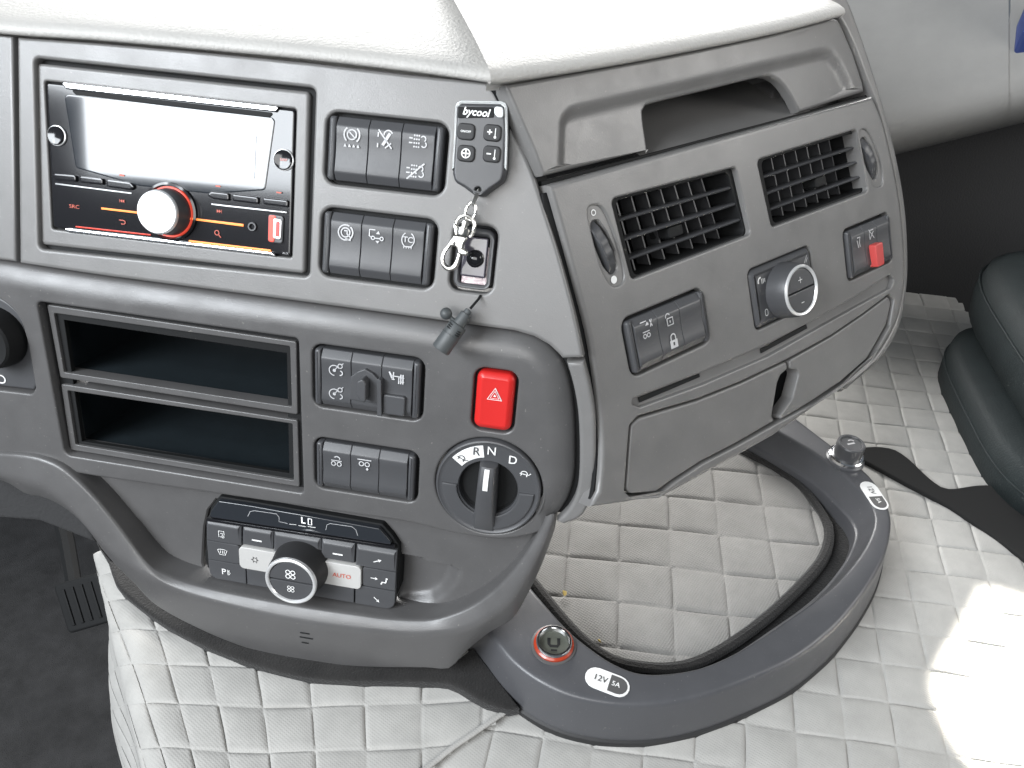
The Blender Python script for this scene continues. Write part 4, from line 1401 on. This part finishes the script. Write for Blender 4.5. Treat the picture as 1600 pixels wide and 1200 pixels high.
recirc = [('l', [(.35, -.1), (.35, .4), (-.3, .4), (-.3, -.4), (0, -.4)], .09), ('l', [(-.1, .1), (.15, .1), (.15, -.15)], .09), ('c', .2, -.35, .14, .08)]
screen = [('l', [(-.5, .25), (-.2, .35), (.2, .35), (.5, .25), (.3, -.3), (-.3, -.3), (-.5, .25)], .08)] + [('l', [(-.2 + .2 * q, .2), (-.2 + .2 * q, -.15)], .08) for q in range(3)]
pih = [('l', [(0, .4), (0, -.4)], .12), ('l', [(.22, .35), (.1, .15), (.28, -.05), (.15, -.3)], .1)]
snow = [('l', [(.45 * math.cos(math.pi / 3 * q), .45 * math.sin(math.pi / 3 * q)), (.25 * math.cos(math.pi / 3 * q), .25 * math.sin(math.pi / 3 * q))], .1) for q in range(6)] + [('c', 0, 0, .26, .08)]
arr = lambda ang: [('l', [(-.5 * math.cos(ang), -.5 * math.sin(ang)), (.2 * math.cos(ang), .2 * math.sin(ang))], .13), ('p', [(.5 * math.cos(ang), .5 * math.sin(ang)), (.12 * math.cos(ang) - .22 * math.sin(ang), .12 * math.sin(ang) + .22 * math.cos(ang)), (.12 * math.cos(ang) + .22 * math.sin(ang), .12 * math.sin(ang) - .22 * math.cos(ang))])]
body = [('d', .2, .4, .12), ('l', [(.15, .25), (.1, -.1), (-.3, -.1), (-.4, -.4)], .18)]
ko = key(0, .19, 0, .34, slope=True)
ksym(ko, .085, .19, .0070, recirc)
ko = key(0, .175, .34, .67, R=[0, .002, .002, 0])
ksym(ko, .085, .50, .0080, screen)
ko = key(0, .205, .67, 1, R=[0, 0, 0, .008])
ksym(ko, .085, .84, .0058, 'P')
ksym(ko, .108, .84, .0066, pih)
ko = key(.195, .36, 0, .31, slope=True)
ksym(ko, .275, .20, .0082, [('l', [(-.5, 0), (.5, 0)], .2)])
key(.36, .61, 0, .36, slope=True)
ko = key(.61, .785, 0, .31, slope=True)
ksym(ko, .70, .20, .0082, [('l', [(-.5, 0), (.5, 0)], .2)])
ko = key(.178, .44, .33, .70, 'silverkey', [.004, 0, 0, .004], WC + .0022, 'silver air conditioning key with snowflake')
ksym(ko, .265, .51, .0070, snow, 'dash2', WC + .0026)
ko = key(.54, .825, .33, .72, 'silverkey', [0, .004, .004, 0], WC + .0022, 'silver key reading AUTO')
ksym(ko, .725, .53, .0040, 'AUTO', 'redprint', WC + .0026)
key(.208, .40, .72, 1)
key(.55, .785, .74, 1)
ko = key(.79, 1, 0, .34, slope=True)
ksym(ko, .905, .20, .0070, arr(.42))
ko = key(.828, 1, .345, .665, R=[.002, 0, 0, .002])
ksym(ko, .89, .50, .0060, arr(0))
ksym(ko, .945, .53, .0075, body)
ko = key(.79, 1, .67, 1, R=[0, 0, .008, 0])
ksym(ko, .905, .86, .0064, arr(-.75))
uu, vv = PB.uv(471, 884, WC)
kn = lathe('fan_knob', PB, uu, vv, [(.0235, -.002), (.0232, .002), (.0222, .008), (.0215, .016), (.0208, .0195), (.0200, .0205)], 'rubber', cl, n=64, w0=WC)
lathe('silver_ring', PB, uu, vv, [(.0209, .0190), (.0206, .0212), (.0196, .0218), (.0184, .0214), (.0178, .0202)], 'satin', kn, n=64, w0=WC)
for s in (0, 1):
    a0, a1 = (182, 358) if s == 0 else (2, 178)
    L = [(uu + .0177 * math.cos(math.radians(a0 + (a1 - a0) * q / 24)), vv + .0006 + .0177 * math.sin(math.radians(a0 + (a1 - a0) * q / 24))) for q in range(25)]
    o = slab('fan_key', PB, L, 'switch', kn, w=WC + .0200, depth=.003, r=.0005, seg=2)
    sz = .0078 if s == 0 else .0055
    icon('fan_symbol', PB, (uu - .0002, vv + (-.0062 if s == 0 else .0075)), sz, [('c', .26 * i, .26 * j, .22, .11) for i in (-1, 1) for j in (-1, 1)], 'white', cl, w=WC + .0205)

# ================================================================== headlight dial at the left edge
hd = thing('headlight_dial', 'black rotary light switch cut by the left photo edge beside the storage slots', 'light switch', PB.hit(-10, 612))
slab('plate', PB, inset(headl if sarea(headl) > 0 else headl[::-1], .0018), 'switch', hd, w=-.004, depth=.012, r=.0015)
uu, vv = PB.uv(-8, 527)
lathe('knob', PB, uu, vv, [(.0235, -.004), (.0232, .004), (.0215, .012), (.0200, .0135), (.017, .013), (0, .0122)], 'black', hd, n=48)
icon('lamp_symbol', PB, PB.uv(2, 592, -.004), .0090, [('a', .05, 0, .35, -95, 95, .13), ('l', [(.05, .35), (-.3, .35)], .13), ('l', [(.05, -.35), (-.3, -.35)], .13)], 'white', hd, w=-.0035)

# ================================================================== air vents
def vent(q, label, tw, side, nf):
    wg = -.0045
    L = PC.L(q, wg)
    t = thing('air_vent', label, 'air vent', PC.P(*L[3], wg), 'air vents')
    Lo = fillet(inset(L if sarea(L) > 0 else L[::-1], -.0045), .005)
    L2 = fillet(inset(L if sarea(L) > 0 else L[::-1], .0012), .0045)
    slab('vent_frame', PC, Lo, 'black', t, holes=[L2], w=wg, depth=.03, r=.0006, hr=.0009)
    Lq = [Vector(p) for p in L]
    vs = [PC.P(a, b, wg - .028) for a, b in Lq] + [PC.P(a, b, wg - .075) for a, b in Lq]
    mk('vent_duct', vs, [(0, 1, 5, 4), (1, 2, 6, 5), (2, 3, 7, 6), (3, 0, 4, 7), (4, 5, 6, 7)], 'black', t, ang=20)
    TL, TR, BRr, BLl = (Vector(p) for p in L)

    def bil(a, b):
        return (TL * (1 - a) + TR * a) * (1 - b) + (BLl * (1 - a) + BRr * a) * b
    # horizontal slats with rounded fronts
    for k in range(1, 4):
        a, b = bil(.012, k / 4 + .012), bil(.988, k / 4 + .012)
        d = (b - a).normalized()
        nn = Vector((-d.y, d.x))
        sec = [(-.0010, -.016), (-.0013, -.0030), (-.0009, -.0014), (0, -.0008), (.0009, -.0014), (.0013, -.0030), (.0010, -.016)]
        vs = []
        for p in (a, b):
            for (o_, w_) in sec:
                vs.append(PC.P(p.x + nn.x * o_, p.y + nn.y * o_, wg + w_))
        m_ = len(sec)
        mk('slat', vs, [(i, i + 1, m_ + i + 1, m_ + i) for i in range(m_ - 1)] + [tuple(range(m_)), tuple(range(m_, 2 * m_))], 'switch', t, merge=1e-7, ang=50)
    # vertical fins behind them, turned a little
    for k in range(1, nf + 1):
        a, b = bil(k / (nf + 1), .01), bil(k / (nf + 1), .99)
        sk = .0045
        vs = []
        for p in (a, b):
            for (o_, w_) in ((-.0006, -.014), (.0006, -.014), (.0006 + sk, -.032), (-.0006 + sk, -.032)):
                vs.append(PC.P(p.x + o_, p.y, wg + w_))
        mk('fin', vs, [(0, 1, 5, 4), (1, 2, 6, 5), (2, 3, 7, 6), (3, 0, 4, 7), (0, 3, 2, 1), (4, 5, 6, 7)], 'switch', t, merge=1e-7)
    a = bil(.44 if side < 0 else .58, .62)
    slab('tab', PC, rrect(a.x, a.y, .015, .0080, .002), 'black', t, w=wg - .003, depth=.02, r=.0008)
    # ribbed thumbwheel turning about a horizontal axle
    (x0, y0), (x1, y1), rad_ = tw
    p0, p1 = Vector(PC.uv(x0, y0)), Vector(PC.uv(x1, y1))
    mid, dv = (p0 + p1) / 2, (p1 - p0)
    half = dv.length / 2 - .001
    dv.normalize()
    hu = Vector((dv.y, -dv.x))
    R = math.hypot(half, rad_)
    NT = 52
    vs, fs = [], []
    for s in (-1, -.7, .7, 1):
        for k in range(NT * 2):
            th = 2 * math.pi * k / (NT * 2)
            rr = R * (1 - .018 * (1 - math.cos(2 * math.pi * k / 4.0)) / 2) * (1 if abs(s) < .9 else .985)
            q_ = mid + dv * (rr * math.cos(th)) + hu * (s * .0037)
            vs.append(PC.P(q_.x, q_.y, -.0016 - rad_ + rr * math.sin(th)))
    K = NT * 2
    for s in range(3):
        for k in range(K):
            l = (k + 1) % K
            fs.append((s * K + k, s * K + l, (s + 1) * K + l, (s + 1) * K + k))
    fs.append(tuple(range(K)))
    fs.append(tuple(range(3 * K, 4 * K)))
    mk('thumbwheel', vs, fs, 'switch', t, merge=1e-7, ang=25)
    return t


v1 = vent(GV1, 'larger-looking air vent nearest the radio, with ribbed thumbwheel on its left', ((928, 350), (962, 424), .034), -1, 7)
v2 = vent(GV2, 'air vent at the passenger end, with ribbed thumbwheel on its right', ((1350, 220), (1370, 274), .030), 1, 7)
uu, vv = PC.uv(929, 332)
icon('closed_symbol', PC, (uu, vv), .0042, [('c', 0, 0, .42, .22)], 'white', v1, w=-.0011)
uu, vv = PC.uv(961, 437)
icon('open_symbol', PC, (uu, vv), .0055, [('d', 0, 0, .5)], 'white', v1, w=-.0011)

# ================================================================== rotary heater switch
cu, cv, W, Hh = qrect(PC, QRT)
rt = thing('rotary_heater_switch', 'rotary heater switch with silver-ringed plus and minus knob between the vents and drawers', 'rotary switch', PC.P(cu, cv + Hh / 2, 0))
slab('plate', PC, rrect(cu, cv, W - .002, Hh - .002, .0055), 'switch', rt, w=.0012, depth=.010, prof=[(.006, -.0006), (.0052, -.0005), (.0046, -.0001), (.0040, 0), (.0015, -.0015), (.0004, -.0028), (0, -.005), (0, -.010)])
ku, kv = PC.uv(1223, 453)
kk = lathe('knob', PC, ku, kv, [(.0230, .0), (.0228, .003), (.0222, .009), (.0216, .0145), (.0206, .0170), (.0196, .0177)], 'switch', rt, n=64)
lathe('silver_ring', PC, ku, kv, [(.0206, .0162), (.0203, .0182), (.0195, .0189), (.0183, .0186), (.0178, .0173)], 'satin', kk, n=64)
for s in (0, 1):
    a0, a1 = (178, 362) if s == 0 else (2, 178)
    a0, a1 = (182, 358) if s == 0 else (2, 178)
    L = [(ku + .0174 * math.cos(math.radians(a0 + (a1 - a0) * q / 24)), kv + .0174 * math.sin(math.radians(a0 + (a1 - a0) * q / 24))) for q in range(25)]
    slab('knob_key', PC, L, 'switch', kk, w=.0172, depth=.003, r=.0005, seg=2)
icon('plus_symbol', PC, (ku, kv - .0085), .0050, [('l', [(-.5, 0), (.5, 0)], .13), ('l', [(0, .5), (0, -.5)], .13)], 'white', rt, w=.0177)
icon('minus_symbol', PC, (ku, kv + .0100), .0036, [('l', [(-.5, 0), (.5, 0)], .2)], 'white', rt, w=.0177)
icon('heater_symbol', PC, PC.uv(1188, 440), .0090, [('a', -.15, .05, .35, 80, 200, .16), ('l', [(0, .25), (0, -.2)], .1), ('l', [(.2, .25), (.2, -.2)], .1), ('l', [(.4, .2), (.4, -.15)], .1)], 'white', rt, w=.0015)
icon('off_symbol', PC, PC.uv(1195.5, 488), .0055, [('a', 0, .18, .3, 0, 180, .14), ('a', 0, -.18, .3, 180, 360, .14), ('l', [(-.3, .2), (-.3, -.2)], .14), ('l', [(.3, .2), (.3, -.2)], .14)], 'white', rt, w=.0015)
icon('heater_symbol', PC, PC.uv(1256, 405), .0070, [('l', [(-.3, -.4), (.3, .4)], .12), ('l', [(0, -.4), (.4, .1)], .12)], 'greyprint', rt, w=.0015)

# ================================================================== insert in the spare switch opening
cu, cv, W, Hh = qrect(PA, QSN)
sn = thing('button_insert', 'clear-wrapped module with round black button filling the spare switch opening', 'button', PA.P(cu, cv + Hh / 2, 0))
slab('carrier', PA, rrect(cu, cv, W - .004, Hh - .004, .006), 'switch', sn, holes=[rrect(cu + .0005, cv + .001, W - .0115, Hh - .013, .002)], w=-.001, depth=.012, r=.0022)
box('well', PA, cu - W / 2 + .003, cu + W / 2 - .003, cv - Hh / 2 + .003, cv + Hh / 2 - .003, -.014, -.010, 'black', sn)
slab('film_wrap', PA, rrect(cu + .0012, cv + .0045, W - .012, Hh - .018, .001), 'pink', sn, w=-.0035, depth=.006, r=.001)
slab('module', PA, rrect(*PA.uv(741, 402), .0165, .026, .0012), 'violet', sn, w=.0005, depth=.010, r=.0008)
ub_, vb_ = PA.uv(743, 404)
lathe('push_button', PA, ub_, vb_, [(.0058, 0), (.0058, .001), (.0050, .0018), (.0046, .0030), (.0036, .0040), (.0018, .0046), (0, .0047)], 'gloss', sn, n=28, w0=.0005)

# ================================================================== remote control and its snap hook
rm = thing('remote_control', 'small black key-fob remote with silver edge leaning on the dashboard', 'remote control', PA.hit(746, 305, .004))
out = [(712, 163), (720, 157), (784, 159), (792, 165), (793, 200), (790, 270), (786, 284), (766, 298), (754, 308), (741, 306), (724, 293), (709, 284), (706, 270)]
WM = .011
oo = PA.L(out, WM)
slab('shell', PA, fillet(oo, [.003, .004, .004, .003, 0, .004, .006, .004, .004, .004, .004, .005, .004]), 'switch', rm, w=WM - .0008, depth=.010, r=.0026, back=True, holes=[circ(*PA.uv(747, 297, WM), .0019, 16)], hr=.0006)
inn_ = PA.L([(715, 163), (788, 165), (790, 200), (787, 268), (784, 282), (765, 295), (753, 305), (742, 303), (726, 291), (711, 283), (709, 270)], WM)
slab('face', PA, fillet(inn_, [.003, .003, 0, .003, .006, .004, .003, .003, .004, .005, .003]), 'switch', rm, w=WM + .0008, depth=.003, r=.0011, holes=[circ(*PA.uv(747, 297, WM), .0022, 16)], hr=.0005)
rim_o = [(706, 266), (709, 215), (711, 166), (714, 160), (721, 157), (783, 158), (790, 161), (793, 168), (793, 210), (791, 266)]
rim_i = [(788, 262), (789, 210), (788, 168), (782, 163), (721, 162), (715, 168), (713, 215), (710, 262)]
slab('clear_rim', PA, PA.L(rim_o + rim_i, WM), 'clear', rm, w=WM + .0004, depth=.004, r=.0008)
lg = slab('logo_plate', PA, fillet(PA.L([(717, 167), (772, 168), (772, 184), (716, 185)], WM), .0008), 'black', rm, w=WM + .0014, depth=.001, r=.0002, seg=1)
text('lettering', PA, 743.5, 175.5, .0046, 'bycool', 'white', lg, w=WM + .0018, shear=.25, bold=.00016, sx=.98)
slab('silver_corner', PA, fillet(PA.L([(773, 166), (787, 168), (787, 185), (778, 184), (773, 178)], WM), .0018), 'clear', rm, w=WM + .0022, depth=.002, r=.0006)
thermo = [('l', [(.32, .45), (.32, -.3)], .1), ('d', .32, -.4, .13)]
for (x, y, it) in ((729, 206, 'ON/OFF'), (770, 208, [('l', [(-.5, .05), (0, .05)], .16), ('l', [(-.25, .3), (-.25, -.2)], .16)] + thermo),
                   (729, 240, [('c', 0, 0, .42, .14), ('l', [(-.35, 0), (.35, 0)], .16), ('l', [(0, -.35), (0, .35)], .16)]), (769, 241, [('l', [(-.5, 0), (-.05, 0)], .16)] + thermo)):
    uu, vv = PA.uv(x, y, WM)
    o = slab('button', PA, rrect(uu, vv, .0112, .0100, .0030), 'rubber', rm, w=WM + .0022, depth=.002, r=.0009)
    if isinstance(it, str):
        text('button_symbol', PA, 0, 0, .0013, it, 'white', o, w=WM + .0026, uvpos=(uu, vv), bold=.00004)
    else:
        icon('button_symbol', PA, (uu, vv), .0062, it, 'white', o, w=WM + .0026)

hk = thing('snap_hook', 'shiny swivel snap hook and chain link hanging from the remote', 'snap hook', PA.hit(703, 420, .006))


def onA(pts, ws):
    return [PA.hit(x, y, w) for (x, y), w in zip(pts, ws)]


tube('chain_link', onA(cr([(747, 296), (744, 303), (740, 314), (738, 320), (742, 314), (746, 304)], 20, True), [.014 - .004 * math.cos(2 * math.pi * k / 20) for k in range(20)]), .00085, 'nickel', hk, closed=True, n=8)
tube('chain_link', onA(cr([(738, 316), (743, 324), (742, 336), (736, 344), (729, 342), (727, 333), (731, 322)], 24, True), [.012] * 24), .0010, 'nickel', hk, closed=True, n=8)
tube('swivel_eye', onA(cr([(713, 366), (711, 352), (716, 342), (726, 337), (736, 341), (741, 352), (739, 364), (734, 370)], 24), [.012] * 24), .0013, 'nickel', hk, n=8)
c0, c1 = PA.hit(728, 345, .012), PA.hit(722, 366, .012)
ax = (c1 - c0)
tube('swivel_barrel', [c0 + ax * t for t in (0, .02, .25, .27, .5, .52, .8, 1, 1.02)], [.0012, .0028, .0030, .0022, .0022, .0042, .0044, .0042, .0010], 'nickel', hk, n=16)
hb = [(713, 367), (731, 371), (726, 380), (722, 396), (718, 411), (713, 420), (703, 424), (693, 419), (689, 408), (692, 394), (700, 381), (708, 370)]
hi = [(705, 385), (714, 387), (714, 398), (710, 410), (704, 416), (697, 413), (694, 405), (697, 394)]
slab('hook_body', PA, PA.L(cr(hb, 44, True), .012), 'nickel', hk, holes=[PA.L(cr(hi, 30, True), .012)], w=.0140, depth=.0034, r=.0011)
slab('thumb_lever', PA, PA.L(cr([(716, 389), (724, 388), (731, 393), (730, 399), (722, 399), (716, 396)], 20, True), .013), 'nickel', hk, w=.0146, depth=.003, r=.0011, back=True)
uu, vv = PA.uv(710, 380, .014)
lathe('rivet', PA, uu, vv, [(.0010, 0), (.0008, .0004), (0, .0005)], 'gloss', hk, n=12, w0=.0141)

# ================================================================== cable plug
cp = thing('cable_plug', 'black cylindrical plug with small ball hanging on a thin cable below the button', 'plug', PB.hit(690, 548, .012))
w_ = .010
tube('cable', [PA.hit(751, 462, .0005), PA.hit(747, 468, .004), PA.hit(741, 475, .008), PA.hit(735, 482, w_)], .0009, 'black', cp, n=8)
p0, p1 = PA.hit(733, 484, w_), PA.hit(688, 547, .016)
ax = p1 - p0
prf = [(0, .0008), (.01, .0024), (.09, .0026), (.10, .0038), (.36, .0044), (.37, .0058), (.40, .0062), (.60, .0062), (.605, .0060), (.62, .0060), (.625, .0063), (.98, .0064), (1.0, .0060), (1.001, .0046), (.96, .0042), (.959, .0003)]
body_ = tube('plug_body', [p0 + ax * t for t, _ in prf], [r_ for _, r_ in prf], 'plug', cp, n=28, up=PA.N)
axn = ax.normalized()
sd = axn.cross(PA.N).normalized()
for s, a0 in ((-1, .44), (1, .40)):
    for k in range(3):
        cc = p0 + ax * (a0 + .045 * k) + PA.N * .0055 + sd * s * .0028
        pts_ = [cc + sd * (t * .0022) - PA.N * (.0012 * t * t * (1 if s * t > 0 else .1)) for t in (-1, -.5, 0, .5, 1)]
        tube('grip_slot', pts_, .00045, 'black', body_, n=6)
bp_ = PA.hit(697, 490, .014)
vs, fs = [], []
for j in range(1, 10):
    for k in range(16):
        th, ph_ = math.pi * j / 10, 2 * math.pi * k / 16
        vs.append(bp_ + Vector((math.sin(th) * math.cos(ph_), math.sin(th) * math.sin(ph_), math.cos(th))) * .0040)
for j in range(8):
    for k in range(16):
        l = (k + 1) % 16
        fs.append((j * 16 + k, (j + 1) * 16 + k, (j + 1) * 16 + l, j * 16 + l))
fs += [tuple(range(16)), tuple(range(128, 144))[::-1]]
mk('ball', vs, fs, 'plug', cp)
tube('ball_stem', [bp_, PA.hit(712, 503, .013)], .0014, 'plug', cp, n=8)

# ================================================================== footwell: brake pedal
bp = thing('brake_pedal', 'dark ribbed brake pedal in the shaded driver footwell', 'pedal', CAM + ray(120, 990) * .98)
pp = Pl(CAM + ray(122, 950) * .93, (.97, -.22, 0), (-.04, -.62, -.78))
q = pp.L([(83, 920), (158, 893), (176, 965), (102, 992)])
slab('pad', pp, fillet(q, .006), 'black', bp, depth=.012, r=.003, back=True)
Q = [Vector(p) for p in q]
for k in range(4):
    a = Q[0] + (Q[1] - Q[0]) * (.2 + .2 * k)
    b = Q[3] + (Q[2] - Q[3]) * (.2 + .2 * k)
    d = (b - a).normalized()
    nn = Vector((-d.y, d.x)) * .0022
    a, b = a + d * .008, b - d * .008
    slab('rib', pp, [tuple(a + nn), tuple(a - nn), tuple(b - nn), tuple(b + nn)], 'black', bp, w=.0022, depth=.003, r=.0008)
tube('lever', [CAM + ray(118, 925) * .96, CAM + ray(105, 850) * 1.02, CAM + ray(85, 770) * 1.06], [.009, .010, .011], 'black', bp, n=8)
kb_ = slab('knee_bolster', PB, PB.L([(-260, 690), (0, 722), (60, 760), (130, 800), (150, 850), (60, 815), (-260, 790)], -.03), 'darkwall', dash, w=-.03, depth=.03, r=.004)

# ================================================================== passenger seat and strap
st = thing('passenger_seat', 'dark green-grey vinyl seat cut by the right photo edge', 'seat', HQ.hit(1560, 740))


def pillow(name, cx, cy, z0, z1, sx, sy, rot, m, parent, e=.35, nz=12, nn=48, bulge=.0):
    vs, fs = [], []
    for j in range(nz + 1):
        t = j / nz
        ph_ = -math.pi / 2 + math.pi * t
        rr = max(0.02, abs(math.cos(ph_)) ** e)
        zz = (z0 + z1) / 2 + (z1 - z0) / 2 * (1 if math.sin(ph_) > 0 else -1) * abs(math.sin(ph_)) ** e
        for k in range(nn):
            a = 2 * math.pi * k / nn
            ca_, sa_ = math.cos(a), math.sin(a)
            x = sx * rr * abs(ca_) ** .5 * (1 if ca_ > 0 else -1)
            y = sy * rr * abs(sa_) ** .5 * (1 if sa_ > 0 else -1)
            vs.append(Vector((cx + x * math.cos(rot) - y * math.sin(rot), cy + x * math.sin(rot) + y * math.cos(rot), zz)))
    for j in range(nz):
        for k in range(nn):
            l = (k + 1) % nn
            fs.append((j * nn + k, j * nn + l, (j + 1) * nn + l, (j + 1) * nn + k))
    fs += [tuple(range(nn))[::-1], tuple(range(nz * nn, (nz + 1) * nn))]
    return mk(name, vs, fs, m, parent, ang=60)


c = HQ.hit(1487, 712)
pillow('seat_base', c.x + .272, c.y + .02, .385, .462, .25, .19, -.12, 'seat', st, e=.3)
pillow('seat_cushion', c.x + .295, c.y + .03, .445, .562, .25, .24, -.12, 'seat', st, e=.5)


def seat_seam(cx, cy, z, sx, sy, rot):
    pts = []
    for k in range(72):
        a = 2 * math.pi * k / 72
        ca_, sa_ = math.cos(a), math.sin(a)
        x = sx * abs(ca_) ** .5 * (1 if ca_ > 0 else -1)
        y = sy * abs(sa_) ** .5 * (1 if sa_ > 0 else -1)
        pts.append(Vector((cx + x * math.cos(rot) - y * math.sin(rot), cy + x * math.sin(rot) + y * math.cos(rot), z)))
    tube('piping', pts, .0014, 'seat', st, closed=True, n=8)


seat_seam(c.x + .295, c.y + .03, .520, .2495, .2395, -.12)
seat_seam(c.x + .272, c.y + .02, .430, .2495, .1895, -.12)
sp = thing('floor_strap', 'black strap lying on the quilted cover beside the seat', 'strap', HQ.hit(1450, 760))
HS = H(.594)
su = [(1336, 708), (1345, 700), (1365, 697), (1396, 701), (1420, 716), (1440, 735), (1462, 754), (1485, 763), (1545, 757), (1640, 770)]
sl = [(1700, 960), (1600, 872), (1500, 801), (1420, 757), (1365, 727), (1340, 714)]
slab('webbing', HS, HS.L(cr(su, 30) + cr(sl, 20)), 'strap', sp, depth=.005, r=.002)
